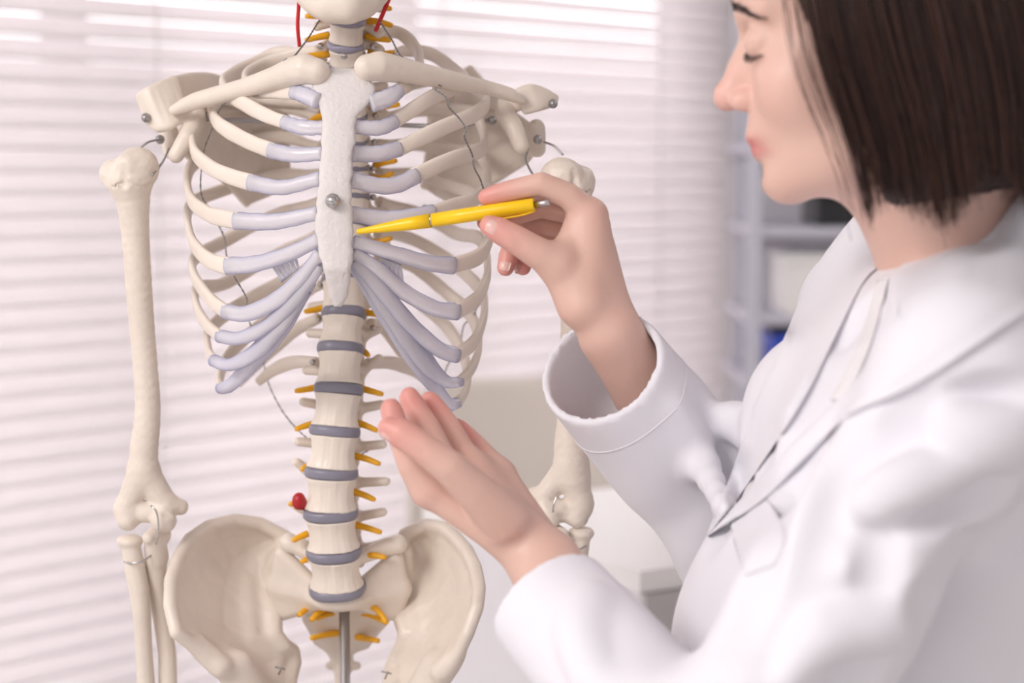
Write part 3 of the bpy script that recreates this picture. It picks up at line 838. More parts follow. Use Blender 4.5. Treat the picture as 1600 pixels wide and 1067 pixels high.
humerus(True, dict(line=[(862,300),(875,303),(888,296),(898,298),(910,302),(924,297)], head=[(877,280,1.72,.019),(906,283,1.725,.0135),(890,272,1.712,.0105)],
    shaft=[(890,300,1.72,.0205),(892,335,1.722,.0145),(894,400,1.725,.0122),(896,480,1.73,.0112),(894,560,1.735,.0108),(893,640,1.735,.0118),(892,700,1.735,.0150),(895,745,1.735,.0155)],
    cuts=[((899,248,1.700),(897,300,1.702),.0025)]), None,
    [((893,725,1.735),(908,790,1.735),.014,.011),((893,725,1.735),(850,775,1.738),.013,.0095),((850,775,1.738),(834,772,1.742),.0085,.0065),
     ((908,785,1.735),(902,808,1.732),.0105,.0098),((870,800,1.735),(885,800,1.735),.0085,.009),((853,795,1.732),(858,808,1.730),.0075,.0105),((853,795,1.735),(905,795,1.735),.0085,.0085)], None)
# ---- forearms
def forearm(r_pts, u_pts, rh, uh):
    s = SDF(); q = catmull([list(P(*a[:3])) + [a[3]] for a in r_pts], 14); s.chain(q[:, :3], q[:, 3], .003)
    c = P(*rh); s.ell(c, (.0118, .0115, .0062), None, .003); s.ell(c + [0, 0, .008], (.007, .007, .004), None, .002, True)
    s.mesh('radius', .0013, M_bone, sk, 1)
    s = SDF(); q = catmull([list(P(*a[:3])) + [a[3]] for a in u_pts], 14); s.chain(q[:, :3], q[:, 3], .003)
    for a, b, ra, rb in uh: s.cone(P(*a), P(*b), ra, rb, .004)
    s.mesh('ulna', .0013, M_bone, sk, 1)
forearm([(203,850,1.735,.0085),(207,872,1.735,.0088),(214,900,1.735,.0095),(220,940,1.735,.0085),(224,1000,1.74,.0075),(228,1067,1.745,.0080),(240,1300,1.75,.012)],
        [(243,850,1.745,.010),(244,890,1.745,.0095),(247,930,1.75,.0085),(258,1000,1.755,.0080),(262,1067,1.755,.0085),(250,1300,1.755,.008)], (203,845,1.735),
        [((232,840,1.722),(250,835,1.740),.0055,.010),((240,846,1.73),(246,870,1.74),.008,.010)])
forearm([(908,835,1.735,.0085),(905,858,1.735,.0088),(898,900,1.735,.0095),(893,940,1.735,.0085),(890,1000,1.74,.0075),(888,1067,1.745,.0080),(875,1300,1.75,.012)],
        [(868,845,1.745,.010),(868,890,1.745,.0095),(866,930,1.75,.0085),(860,1000,1.755,.0080),(855,1067,1.755,.0085),(865,1300,1.755,.008)], (908,833,1.735),
        [((880,835,1.722),(862,832,1.740),.0055,.010)])
for L in ([(236,790,1.716),(243,797,1.714),(247,812,1.714),(247,835,1.715),(244,850,1.718)],[(194,877,1.730),(205,880,1.722),(222,877,1.722),(236,868,1.728)],[(870,775,1.718),(865,790,1.716),(864,800,1.718)],[(893,855,1.724),(905,858,1.722),(916,853,1.728)]):
    tube('elbow_wire', PP(L), .0009, M_steel, sk, 8, 16)

# ---- pelvis
def hip(rows, lower):
    s = SDF(); G = []
    for (c, i_) in rows:
        row = []
        for f in (0, .25, .5, .75, 1):
            b = .020 * math.sin(f * math.pi) * (1 if c[1] < 1000 else .4)
            row.append(P(c[0] + (i_[0] - c[0]) * f, c[1] + (i_[1] - c[1]) * f, c[2] + (i_[2] - c[2]) * f + b))
        G.append(row)
    G = [list(r) for r in np.stack([catmull(np.array([g[j] for g in G]), 13) for j in range(5)], 1)]
    s.quadgrid(G, .0030, .003)
    for j, r_, k_ in ((0, .0052, .006), (4, .0062, .010), (3, .0052, .010)): s.chain([g[j] for g in G], [r_] * len(G), k_)
    for a, b, ra, rb in lower: s.cone(P(*a), P(*b), ra, rb, .012)
    return s.mesh('hip_bone', .0016, M_bone, sk, 2)
hip([((447,838,1.81),(444,856,1.79)),((385,811,1.80),(426,885,1.80)),((316,826,1.77),(420,912,1.80)),((284,860,1.74),(420,938,1.79)),((266,908,1.71),(428,962,1.78)),((267,964,1.685),(428,984,1.775)),((275,988,1.68),(436,1003,1.77)),((330,1030,1.70),(462,1024,1.79)),((352,1056,1.71),(454,1048,1.78)),((390,1110,1.72),(448,1110,1.76))],
    [((310,1008,1.70),(345,1040,1.70),.006,.009),((372,1040,1.72),(400,1120,1.74),.014,.026),((400,1120,1.74),(525,1190,1.69),.016,.012),((405,1130,1.75),(430,1270,1.79),.02,.018),((430,1270,1.79),(515,1200,1.70),.012,.009)])
hip([((632,834,1.81),(632,862,1.79)),((677,818,1.80),(634,895,1.80)),((709,836,1.77),(635,922,1.80)),((735,868,1.74),(634,950,1.79)),((749,911,1.71),(627,965,1.78)),((745,952,1.685),(632,984,1.775)),((729,994,1.68),(634,998,1.77)),((706,1040,1.70),(618,1031,1.79)),((690,1062,1.71),(610,1058,1.78)),((668,1110,1.72),(612,1110,1.76))],
    [((715,1018,1.70),(690,1048,1.70),.006,.009),((680,1040,1.72),(660,1120,1.74),.014,.026),((660,1120,1.74),(550,1190,1.69),.016,.012),((655,1130,1.75),(640,1270,1.79),.02,.018),((640,1270,1.79),(560,1200,1.70),.012,.009)])
s = SDF(); q_ = P(528, 936, 1.762)
s.ell(q_, (.027, .019, .011), None, .006)
for a, b, c, r in (((505,930,1.765),(440,866,1.775),(432,915,1.78),.0075),((505,935,1.77),(432,915,1.78),(441,955,1.785),.0085),((550,930,1.765),(618,872,1.775),(627,920,1.78),.0075),((550,935,1.77),(627,920,1.78),(617,956,1.785),.0085),
                   ((490,945,1.79),(570,945,1.79),(530,1020,1.845),.006),((485,965,1.80),(498,1000,1.835),(530,1018,1.845),.006),((595,965,1.80),(570,1005,1.835),(530,1018,1.845),.006),((490,950,1.79),(485,965,1.80),(530,1018,1.845),.006),((580,950,1.79),(598,967,1.80),(530,1018,1.845),.006)):
    s.tri(P(*a), P(*b), P(*c), r, .008)
s.chain(PP([(534,1015,1.845),(536,1040,1.845),(534,1060,1.835),(532,1085,1.82)]), [.011, .009, .007, .005], .004)
s.cone(P(515, 1040, 1.845), P(558, 1040, 1.845), .004, .004, .004)
s.mesh('sacrum', .0014, M_bone, sk, 2)
# rod and stand
rd = P(538, 950, 1.775)
m = MB(); m.tube([(rd[0], 1.775, P(538, 925, 1.775)[2]), (rd[0], 1.775, .06)], .0048, 20)
m.build('stand_rod', M_steeld, sk)
m = MB()
for k in range(5):
    a = 2 * math.pi * k / 5 + .3; e_ = np.array([rd[0] + .30 * math.cos(a), 1.775 + .30 * math.sin(a), .055])
    m.tube([(rd[0], 1.775, .09), e_], .013, 12)
    for dx in (-.012, .012): m.tube([e_ + [dx * math.sin(a), -dx * math.cos(a), -.030], e_ + [dx * math.sin(a) * 1.9, -dx * math.cos(a) * 1.9, -.030]], .025, 18)
m.build('stand_base', M_white, sk)

# ---- skull (only the chin reaches into view)
s = SDF()
chin = catmull([list(P(*q[:3])) + [q[3]] for q in [(455,-75,1.76,.009),(470,-28,1.72,.011),(498,0,1.675,.0145),(533,8,1.660,.0165),(570,0,1.675,.0145),(598,-28,1.72,.011),(612,-75,1.76,.009)]], 18)
s.chain(chin[:, :3], chin[:, 3], .006)
s.quadgrid([[p_[:3], p_[:3] + [0, .004, .028]] for p_ in chin], .006, .006)
hc = P(535, -190, 1.76)
s.ell(hc + [0, .01, .045], (.072, .09, .075), None, .02); s.ell(hc + [0, -.055, -.010], (.052, .035, .045), None, .02)
for sg in (-1, 1):
    s.cone(hc + [sg * .052, -.05, -.005], hc + [sg * .066, .01, -.012], .006, .005, .006)
    s.ell(hc + [sg * .031, -.092, .012], (.019, .02, .017), None, .004, True)
    s.cone(P(455 if sg < 0 else 612, -75, 1.76), hc + [sg * .058, .012, -.02], .008, .006, .006)
s.ell(hc + [0, -.098, -.022], (.011, .02, .015), None, .004, True)
s.mesh('skull', .002, M_bone, sk, 1)
s = SDF()
for k in range(-5, 6):
    c = hc + [k * .0072, -.088 + abs(k) ** 2 * .0009, -.052]; s.ell(c, (.0036, .0035, .006), None, .0004); s.ell(c + [0, .002, -.014], (.0033, .0032, .006), None, .0004)
s.mesh('teeth', .001, M_boxwhite, sk, 0)

# ---- twisted cord wires and small screws
def twist(L, r=.0006, turns_per_m=420):
    c = catmull(PP(L), 60 if len(L) < 6 else 120); n = len(c)
    seg = np.concatenate([[0], np.cumsum(np.linalg.norm(np.diff(c, axis=0), axis=1))]); m = MB()
    T = np.gradient(c, axis=0); T /= np.linalg.norm(T, axis=1)[:, None]
    for ph in (0, math.pi):
        A = np.cross(T, [0, 1.0, 0]); A /= np.linalg.norm(A, axis=1)[:, None] + 1e-9; B_ = np.cross(T, A)
        w = seg * turns_per_m * 2 * math.pi / 3 + ph
        m.tube(c + r * .8 * (np.cos(w)[:, None] * A + np.sin(w)[:, None] * B_), r * .75, 5)
    return m.build('twisted_wire', M_wire, sk)
twist([(501,29,1.72),(480,62,1.70),(458,90,1.68),(447,98,1.66)])
twist([(594,34,1.72),(612,62,1.74),(627,88,1.75),(650,98,1.74),(672,125,1.70),(690,135,1.665)])
twist([(676,137,1.66),(697,152,1.655),(702,168,1.655),(716,183,1.66),(728,200,1.66),(726,215,1.66),(738,242,1.67),(741,262,1.67),(750,280,1.69),(757,299,1.70)])
twist([(362,154,1.70),(345,168,1.71),(330,205,1.72),(318,240,1.73),(314,300,1.74),(330,330,1.77),(350,370,1.80),(354,400,1.74),(365,430,1.70),(385,465,1.72),(386,490,1.80),(410,560,1.84),(420,600,1.83),(440,640,1.82),(462,668,1.80),(488,692,1.77)])
twist([(748,440,1.80),(742,490,1.80),(725,508,1.83),(718,540,1.83),(700,570,1.83),(692,590,1.80),(675,620,1.80),(620,670,1.78),(590,695,1.77),(560,712,1.765)])
for q in ((501,72,1.765),(583,72,1.765),(587,180,1.805),(585,222,1.815),(583,263,1.82),(583,308,1.82),(538,87,1.733),(617,88,1.76),(513,103,1.76),(583,512,1.79),(583,568,1.785),(489,566,1.78),(501,445,1.80),(498,498,1.79),(664,325,1.86),(448,97,1.655)):
    c = P(q[0], q[1], q[2] - .006); s = SDF(); s.ell(c, (.0032, .002, .0032), None, 0); s.cone(c + [-.003, -.002, 0], c + [.003, -.002, 0], .0005, .0005, .0003, True)
    s.ball(c + [0, -.0014, 0], .0014, .0005)
    s.mesh('screw', .0005, M_steel, sk, 0)
for q in ((437,1047,1.752),(603,1054,1.75)):
    c = P(*q); m = MB(); m.tube([c + [-.004, 0, .003], c + [.005, -.001, .001]], .0007, 6); m.tube([c + [-.001, 0, -.004], c + [.002, -.001, .003]], .0007, 6); m.build('hook_wire', M_wire, sk)
# ================================================================== THE PERSON
M_skin = mat('skin', (.74, .50, .42), .42, bump=.12, bscale=500, attr='tint', sss=.12, sss_scale=.006)
M_hair = mat('dark_brown_hair', (.024, .011, .009), .4)
M_hair2 = mat('brown_hair_strands', (.085, .037, .027), .35)
M_nail = mat('fingernail', (.78, .50, .45), .22)
M_coat = mat('white_coat_cotton', (.80, .785, .835), .8, bump=.1, bscale=900)
M_shirt = mat('white_shirt', (.78, .75, .77), .75, bump=.8, bscale=90)
M_seam = mat('seam_thread', (.80, .78, .82), .8)
M_trouser = mat('grey_trousers', (.12, .12, .14), .8)
M_shoe = mat('white_shoe', (.8, .8, .8), .5)

person = empty('person', 'person with dark bobbed hair in white lab coat pointing a pen at the skeleton', 'person', (.33, 1.45, 0))
def pc(o): return child_fix(o, person)

# head frame: f forward (nose), l towards the person's left, u up
yaw, hp = math.radians(13), math.radians(10)
f_ = np.array([-math.cos(yaw) * math.cos(hp), math.sin(yaw) * math.cos(hp), -math.sin(hp)])
l_ = unit(np.cross([0, 0, 1.0], f_)); u_ = np.cross(f_, l_)
NOSE = P(1114, 157, 1.43)
HO = NOSE - .118 * f_ + .033 * u_
HM = np.stack([f_, l_, u_])
def H(x, y, z): return HO + x * f_ + y * l_ + z * u_
NB = np.array([.335, 1.45, 1.36])

b = SDF()
hd = b
hd.ell(H(-.008, 0, .035), (.094, .073, .083), HM, .01)
hd.ell(H(.044, 0, .046), (.047, .060, .050), HM, .02)
hd.ell(H(.036, 0, -.030), (.052, .058, .075), HM, .02)
hd.ell(H(.045, 0, -.068), (.042, .043, .040), HM, .02)
for sg in (-1, 1):
    hd.cone(H(.000, sg * .048, -.082), H(.071, sg * .012, -.096), .017, .0145, .02)
    hd.ell(H(.056, sg * .040, -.034), (.024, .022, .024), HM, .02)
    hd.cone(H(.079, sg * .010, .019), H(.066, sg * .044, .022), .010, .009, .012)
    hd.ell(H(-.006, sg * .075, -.015), (.018, .006, .030), HM, .006)
hd.ball(H(.077, 0, -.0965), .0140, .014)
hd.ell(H(.074, 0, -.060), (.0225, .030, .022), HM, .012)
for sg in (-1, 1): hd.ell(H(.092, sg * .033, .001), (.016, .019, .012), HM, .010, True)
for sg in (-1, 1): hd.ell(H(.0725, sg * .031, -.001), (.0145, .0165, .0135), HM, .004)
hd.cone(H(.082, 0, .006), H(.104, 0, -.028), .0075, .0088, .010)
hd.ball(H(.1075, 0, -.0325), .0101, .006)
hd.ell(H(.084, 0, -.022), (.019, .0125, .022), HM, .008)
for sg in (-1, 1):
    hd.ell(H(.094, sg * .0125, -.0375), (.0115, .0062, .0078), HM, .004)
    hd.ell(H(.0985, sg * .006, -.0450), (.005, .0028, .003), HM, .002, True)
hd.ell(H(.0905, 0, -.0640), (.0080, .021, .0055), HM, .006)
hd.ell(H(.0880, 0, -.0760), (.0078, .019, .0064), HM, .006)
hd.ell(H(.104, 0, -.0885), (.0125, .022, .0060), HM, .008, True)
for sg in (-1, 1): hd.cone(H(.105, 0, -.0705), H(.078, sg * .024, -.0720), .0010, .0008, .002, True)
# neck, torso, arms
b.cone(H(-.022, 0, -.055), NB, .050, .055, .025)
b.cone(NB + [-.03, 0, .03], H(.01, 0, -.09), .035, .030, .03)
SL, SR = np.array([.290, 1.275, 1.30]), np.array([.290, 1.615, 1.31])
b.cone(NB + [0, 0, -.02], SL + [0, .02, 0], .045, .040, .03); b.cone(NB + [0, 0, -.02], SR + [0, -.02, 0], .045, .040, .03)
b.ell((.325, 1.45, 1.20), (.090, .14, .17), None, .04); b.ell((.335, 1.45, .95), (.090, .14, .18), None, .04)
WL, EL = P(850, 890, 1.46), P(1118, 1222, 1.255)
WR, ER = P(952, 520, 1.575), np.array([.210, 1.68, 1.11])
b.cone(SL, EL, .042, .036, .03); b.chain([EL, EL * .55 + WL * .45, WL * .85 + EL * .15, WL], [.037, .036, .027, .0255], .015)
b.cone(SR, ER, .042, .036, .03); b.chain([ER, ER * .55 + WR * .45, WR * .85 + ER * .15, WR], [.037, .036, .0265, .0245], .015)

TIPS = []
def finger(pts, rs, k=.004):
    c = [P(*q) for q in pts]
    b.chain(c, rs, k); TIPS.append(c[-1]); return c
# --- right hand, holding the pen (thumb side towards the camera)
W2 = P(940, 500, 1.575)
iM, mM, rM, lM = P(922, 338, 1.585), P(925, 352, 1.605), P(918, 372, 1.622), P(908, 395, 1.636)
b.tri(WR, iM, mM, .0125, .010); b.tri(WR, mM, rM, .0125, .010); b.tri(W2, rM, lM, .0120, .010)
b.cone(P(915, 478, 1.565), iM, .018, .0115, .012)
b.cone(P(905, 470, 1.572), P(872, 418, 1.568), .0185, .0145, .012)            # thenar
b.cone(P(955, 520, 1.578), P(925, 400, 1.59), .0215, .016, .012)
rt = finger([(872, 412, 1.566), (842, 396, 1.562), (806, 374, 1.560), (780, 360, 1.562), (766, 353, 1.564)], [.0150, .0128, .0112, .0104, .0085], .006)   # thumb
b.tri(P(872, 412, 1.570), P(905, 345, 1.588), P(925, 420, 1.580), .010, .012)  # web
ri = finger([(920, 335, 1.585), (888, 306, 1.582), (846, 288, 1.580), (803, 297, 1.582), (775, 304, 1.584), (760, 308, 1.585)], [.0125, .0105, .0098, .0088, .0082, .0068])
rm_ = finger([(925, 350, 1.606), (888, 330, 1.606), (845, 322, 1.606), (805, 335, 1.600), (775, 344, 1.594), (758, 347, 1.592)], [.0115, .0102, .0096, .0086, .0080, .0068])
rr = finger([(915, 372, 1.624), (880, 352, 1.625), (838, 348, 1.622), (806, 372, 1.612), (795, 400, 1.603), (790, 418, 1.600)], [.0110, .0098, .0092, .0085, .0082, .0070])
rl = finger([(905, 395, 1.638), (885, 375, 1.640), (850, 370, 1.636), (828, 388, 1.624), (820, 405, 1.616), (817, 418, 1.612)], [.0100, .0088, .0082, .0078, .0074, .0065])
# --- left hand, palm up under the ribs (thumb towards the camera)
li_M, lm_M, lr_M, ll_M = P(672, 764, 1.475), P(702, 744, 1.500), P(732, 738, 1.522), P(776, 746, 1.542)
b.tri(WL, li_M, lm_M, .0130, .010); b.tri(WL, lm_M, lr_M, .0130, .010); b.tri(WL, lr_M, ll_M, .0130, .010)
b.tri(P(868, 868, 1.475), lr_M, ll_M, .0130, .010)
b.cone(P(860, 880, 1.462), P(775, 800, 1.480), .0220, .0180, .012)
lt = finger([(790, 815, 1.458), (742, 768, 1.446), (702, 730, 1.438), (658, 698, 1.438), (628, 678, 1.442), (609, 669, 1.444)], [.0180, .0150, .0128, .0110, .0112, .0088], .006)
lidx = finger([(672, 764, 1.475), (646, 728, 1.474), (632, 694, 1.478), (618, 662, 1.482), (613, 645, 1.484), (611, 638, 1.485)], [.0145, .0118, .0104, .0094, .0086, .0078], .006)
lmid = finger([(702, 744, 1.500), (684, 706, 1.503), (667, 668, 1.508), (650, 640, 1.512), (642, 625, 1.514), (640, 620, 1.514)], [.0135, .0112, .0100, .0090, .0084, .0076], .006)
lrin = finger([(740, 735, 1.522), (720, 704, 1.527), (702, 670, 1.531), (685, 643, 1.534), (675, 630, 1.535), (671, 626, 1.535)], [.0130, .0108, .0096, .0086, .0080, .0074], .006)
llit = finger([(780, 744, 1.542), (764, 722, 1.547), (744, 698, 1.550), (728, 681, 1.552), (718, 671, 1.552), (713, 667, 1.552)], [.0125, .0104, .0092, .0084, .0078, .0070], .006)
# skin creases at the joints
for a, c, r in ((P(800, 362, 1.549), P(812, 388, 1.549), .0007), (P(806, 360, 1.549), P(819, 386, 1.549), .0006), (P(640, 690, 1.427), P(652, 712, 1.427), .0007), (P(648, 684, 1.427), P(660, 706, 1.427), .0006)):
    b.cone(a, c, r, r, .0025, True)

TIPS_A = np.array(TIPS)
KN = np.array([iM, li_M, lm_M, rt[2], lt[3]])
def skin_color(v):
    base = np.array([.715, .47, .39]); c = np.tile(base, (len(v), 1))
    d = np.min(np.linalg.norm(v[:, None] - TIPS_A[None], axis=-1), axis=1)
    w = np.exp(-(d / .026) ** 2)[:, None]; c = c * (1 - w) + w * np.array([.72, .31, .27])
    d = np.min(np.linalg.norm(v[:, None] - KN[None], axis=-1), axis=1)
    w = .35 * np.exp(-(d / .016) ** 2)[:, None]; c = c * (1 - w) + w * np.array([.74, .38, .33])
    q = (v - HO) @ HM.T
    lip = np.exp(-((q[:, 2] + .0705) / .0088) ** 4) * np.exp(-(q[:, 1] / .0265) ** 4) * (q[:, 0] > .070) * (q[:, 0] < .12)
    up = (q[:, 2] > -.0635 + 0 * q[:, 0]); lip = lip * (1 - .35 * up)
    w = (.9 * lip)[:, None]; c = c * (1 - w) + w * np.array([.58, .15, .16])
    head = (q[:, 0] > .02) & (q[:, 2] < .12) & (q[:, 2] > -.12)
    ns = np.exp(-np.sum(((q - [.108, 0, -.032]) / [.02, .02, .022]) ** 2, axis=1)) * head
    ck = np.exp(-np.sum(((q - [.070, .045, -.035]) / [.03, .03, .022]) ** 2, axis=1)) * head
    w = np.clip(.6 * ns + .25 * ck, 0, 1)[:, None]; c = c * (1 - w) + w * np.array([.78, .42, .37])
    return c
body = pc(b.mesh('body', .0015, M_skin, None, 1, skin_color))

def nail(c, L, nrm, a, w, t=.0011):
    L = unit(L); n = unit(np.asarray(nrm) - L * np.dot(nrm, L)); sd = np.cross(n, L)
    V, F = [], []; nu, nv = 9, 7
    for lay in (0, 1):
        for i in range(nu):
            for j in range(nv):
                x = -1 + 2 * i / (nu - 1); y = -1 + 2 * j / (nv - 1)
                wx = (1 - .35 * max(0, abs(x) - .3) ** 2)
                V.append(c + L * x * a * (1 - .12 * y * y) + sd * y * w * wx + n * (-(y * y) * w * .38 - .0010 * x * x + (.0005 if lay == 0 else -.0012)))
    for i in range(nu - 1):
        for j in range(nv - 1):
            q = (i * nv + j, i * nv + j + 1, (i + 1) * nv + j + 1, (i + 1) * nv + j); F.append(q); F.append(tuple(nu * nv + k for k in q[::-1]))
    for i in range(nu - 1):
        for j in (0, nv - 1): F.append((i * nv + j, (i + 1) * nv + j, nu * nv + (i + 1) * nv + j, nu * nv + i * nv + j))
    for j in range(nv - 1):
        for i in (0, nu - 1): F.append((i * nv + j, i * nv + j + 1, nu * nv + i * nv + j + 1, nu * nv + i * nv + j))
    return pc(mesh_obj('fingernail', V, F, M_nail))
toC = lambda p_: unit(np.array([0, 0, CAM_Z]) - p_)
bv = BVHTree.FromObject(body, bpy.context.evaluated_depsgraph_get()) if False else None
def bvh_of(objs):
    V, F = [], []
    for o in objs:
        n = len(V); me = o.data
        co = np.empty(len(me.vertices) * 3, np.float32); me.vertices.foreach_get('co', co)
        V += co.reshape(-1, 3).tolist(); F += [[n + i for i in p_.vertices] for p_ in me.polygons]
    return BVHTree.FromPolygons(V, F)
bvB = bvh_of([body])
def on_skin(px, py, off=.0):
    o = Vector((0, 0, CAM_Z)); d = Vector(P(px, py, 1.0)) - o
    h = bvB.ray_cast(o, d.normalized())
    if h[0] is None: return None, None
    return np.array(h[0]) + np.array(h[1]) * off, np.array(h[1])
def near_skin(p_, off=0.):
    h = bvB.find_nearest(Vector(p_)); return np.array(h[0]) + np.array(h[1]) * off, np.array(h[1])
for (px, py), L, a, w in (((771, 355), rt[-1] - rt[-3], .0064, .0056), ((602, 0), None, 0, 0), ((789, 413), rr[-1] - rr[-2], .0050, .0046)):
    if L is None: continue
    c, n_ = on_skin(px, py)
    if c is not None: nail(c + n_ * .0002, L, n_, a, w)
c, n_ = on_skin(604, 688)
if c is None: c, n_ = on_skin(612, 684)
nail(c, lt[-1] - lt[-3], n_ + np.array([0, 0, -.3]), .0062, .0055)
for tip, prev, nn in ((ri[-1], ri[-3], (0, .2, 1)), (rm_[-1], rm_[-3], (0, .6, 1)), (rl[-1], rl[-2], (-1, -.3, 0)), (lidx[-1], lidx[-3], (-1, .3, -.2)), (lmid[-1], lmid[-3], (-1, .5, -.2)), (lrin[-1], lrin[-3], (-1, .6, -.2)), (llit[-1], llit[-3], (-1, .6, -.2))):
    base = tip * .75 + prev * .25; nn = unit(nn)
    c, n_ = near_skin(base + nn * .009); nail(c, tip - prev, n_, .0050, .0045)

# --- brows, lashes, hair
def hairs(name, curves, r, m_, seg=4):
    mb = MB()
    for c in curves: mb.tube(c, np.linspace(r, r * .35, len(c)), seg, cap=False)
    return pc(mb.build(name, m_))
cs = []
for sg in (1, -1):
    for i in range(170):
        t = RNG.random(); base = H(.092 - .026 * t ** 1.5, sg * (.010 + .038 * t), .0300 - .016 * t + .003 * math.sin(t * 2.6) + RNG.normal() * .0018 * (1.2 - t))
        c, n_ = near_skin(base, .0003); d = unit(-f_ * .5 + sg * l_ * .8 + u_ * (.35 - .5 * t))
        cs.append([c, c + d * .003 + n_ * .0005, c + d * .006 + n_ * .0002])
hairs('eyebrow', cs[:170], .00042, M_hair); hairs('eyebrow', cs[170:], .00042, M_hair)
for sg in (1, -1):
    cs = []
    for i in range(44):
        t = i / 43; base = H(.088 - .016 * t ** 1.6, sg * (.018 + .028 * t), -.0030 - .0085 * t)
        c, n_ = near_skin(base, .0001); d = unit(n_ * .7 - u_ * .55 + sg * l_ * (t - .4) * .6)
        cs.append([c, c + d * .0035, c + d * .0065 + u_ * .0012])
    cs.append(catmull([near_skin(H(.088 - .016 * t ** 1.6, sg * (.018 + .028 * t), -.0030 - .0085 * t), .0002)[0] for t in np.linspace(0, 1, 6)], 14))
    hairs('eyelash_row', cs, .00026, M_hair)

hs = SDF()
hs.ell(H(-.020, 0, .035), (.104, .086, .090), HM, .01)
hs.ell(H(-.034, 0, -.045), (.088, .091, .118), HM, .03)
def front_cut(p, d):
    q = (p - HO) @ HM.T
    edge = np.interp(q[..., 2], [-.13, -.09, -.05, 0, .04, .075, .11], [.006, .016, .028, .040, .052, .075, .11])
    c1 = q[..., 0] - edge
    c2 = -.128 - q[..., 2] + .10 * np.clip(-(q[..., 0]), 0, 1)*0
    k = .012
    def smax(a, b_): h = np.clip(.5 + .5 * (a - b_) / k, 0, 1); return b_ * (1 - h) + a * h + k * h * (1 - h)
    ang = np.arctan2(q[..., 1], q[..., 0])
    g = .0016 * np.sin(ang * 46 + 5 * np.sin(q[..., 2] * 30)) + .0011 * np.sin(ang * 97 + q[..., 2] * 40)
    return smax(smax(d, c1), c2) + g
hs.custom(front_cut)
hair = pc(hs.mesh('hair', .0026, M_hair, None, 0))
def strand(th, start, ln, out, wob, rng):
    pts = []
    for t in np.linspace(0, 1, 14):
        s_ = t * ln
        if s_ < start: pass
        ph = min(s_ / .125, 1) * math.pi / 2
        rx, ry = .106 + out, .0885 + out
        cx = np.interp(s_, [0, .125, .24], [-.020, -.020, -.030])
        x = cx + rx * math.sin(ph) * math.cos(th); y = ry * math.sin(ph) * math.sin(th)
        z = .035 + .0915 * math.cos(ph) - max(0, s_ - .125)
        dn = max(0, s_ - .125); rad = 1 + .05 * math.sin(min(dn / .1, 1.3) * math.pi) - 1.0 * max(0, dn - .11)
        x = cx + (x - cx) * rad; y *= rad
        a = wob * math.sin(s_ * 30 + th * 40) * t
        pts.append(H(x + a, y + a * .5, z))
    return pts
cs, cs2 = [], []
for i in range(3000):
    th = math.radians(RNG.uniform(58, 205)) if i % 5 else math.radians(RNG.uniform(-180, -58))
    f0 = max(0, (math.degrees(abs(th)) - 58) / 100) if th > 0 else .5
    ln = .125 + .163 + RNG.normal() * .006 + .012 * math.sin(th * 9)
    (cs if RNG.random() < .6 else cs2).append(strand(th, 0, ln, RNG.uniform(-.002, .0045), RNG.normal() * .0014, RNG))
for i in range(12):
    cs2.append(strand(math.radians(RNG.uniform(47, 57)), 0, .275 + RNG.normal() * .012, RNG.uniform(-.004, .002), RNG.normal() * .004, RNG))
hairs('hair_strands', cs, .00055, M_hair, 3)
hairs('hair_strands', cs2, .00050, M_hair2, 3)

# --- lab coat and shirt
def fold_noise(p, d):
    x, y, z = p[..., 0], p[..., 1], p[..., 2]
    n = np.sin(x * 31 + 14 * z + 2.2 * np.sin(y * 17 + z * 9)) * .0034 + np.sin(z * 41 - x * 23 + 2.5 * np.sin(x * 21)) * .0018 + np.sin(y * 55 + z * 31 + 2 * np.sin(z * 23)) * .0012
    w = np.clip((np.minimum(np.linalg.norm(p - CLp, axis=-1), np.linalg.norm(p - CRp, axis=-1)) - .06) / .08, .12, 1)
    return d + n * w
CLp, CRp = P(856, 940, 1.425), P(938, 572, 1.570)
def torso(s, g):
    s.ell((.330, 1.45, 1.21), (.115 + g, .160 + g, .17 + g), None, .03)
    s.cone(SL + [.012, .02, .012], SR + [.012, -.02, .012], .050 + g, .050 + g, .05)
    s.cone(NB + [.01, -.02, -.015], SL + [.010, .01, .012], .048 + g, .046 + g, .03); s.cone(NB + [.01, .02, -.015], SR + [.01, -.01, .012], .048 + g, .046 + g, .03)
    s.ell((.250, 1.375, 1.235), (.062 + g, .066 + g, .075 + g), None, .04); s.ell((.245, 1.52, 1.24), (.066 + g, .064 + g, .078 + g), None, .04)
    s.ell((.287, 1.47, 1.05), (.163 + g, .150 + g, .22 + g), None, .05)
sh = SDF(); torso(sh, -.006)
sh.chain([NB + [-.068 * math.cos(a) - .004, .060 * math.sin(a), .004 - .018 * math.cos(a)] for a in np.linspace(-2.2, 2.2, 16)], [.0085] * 16, .010)
sh.custom(fold_noise)
shirt = pc(sh.mesh('shirt', .003, M_shirt, None, 1))

co = SDF(); torso(co, .004)
co.ell((.325, 1.45, .80), (.165, .20, .30), None, .06)
CL = P(856, 940, 1.425); CR = P(938, 572, 1.570)
aL = unit(EL - CL); aR = unit(ER - CR)
co.chain([SL, SL * .45 + EL * .55, EL], [.062, .060, .058], .03)
co.chain([EL, EL * .5 + CL * .5, CL - aL * .05], [.058, .0500, .0435], .03)
co.chain([SR, SR * .45 + ER * .55, ER], [.060, .060, .058], .03)
co.chain([ER, ER * .5 + CR * .5, CR - aR * .05], [.060, .0575, .0500], .03)
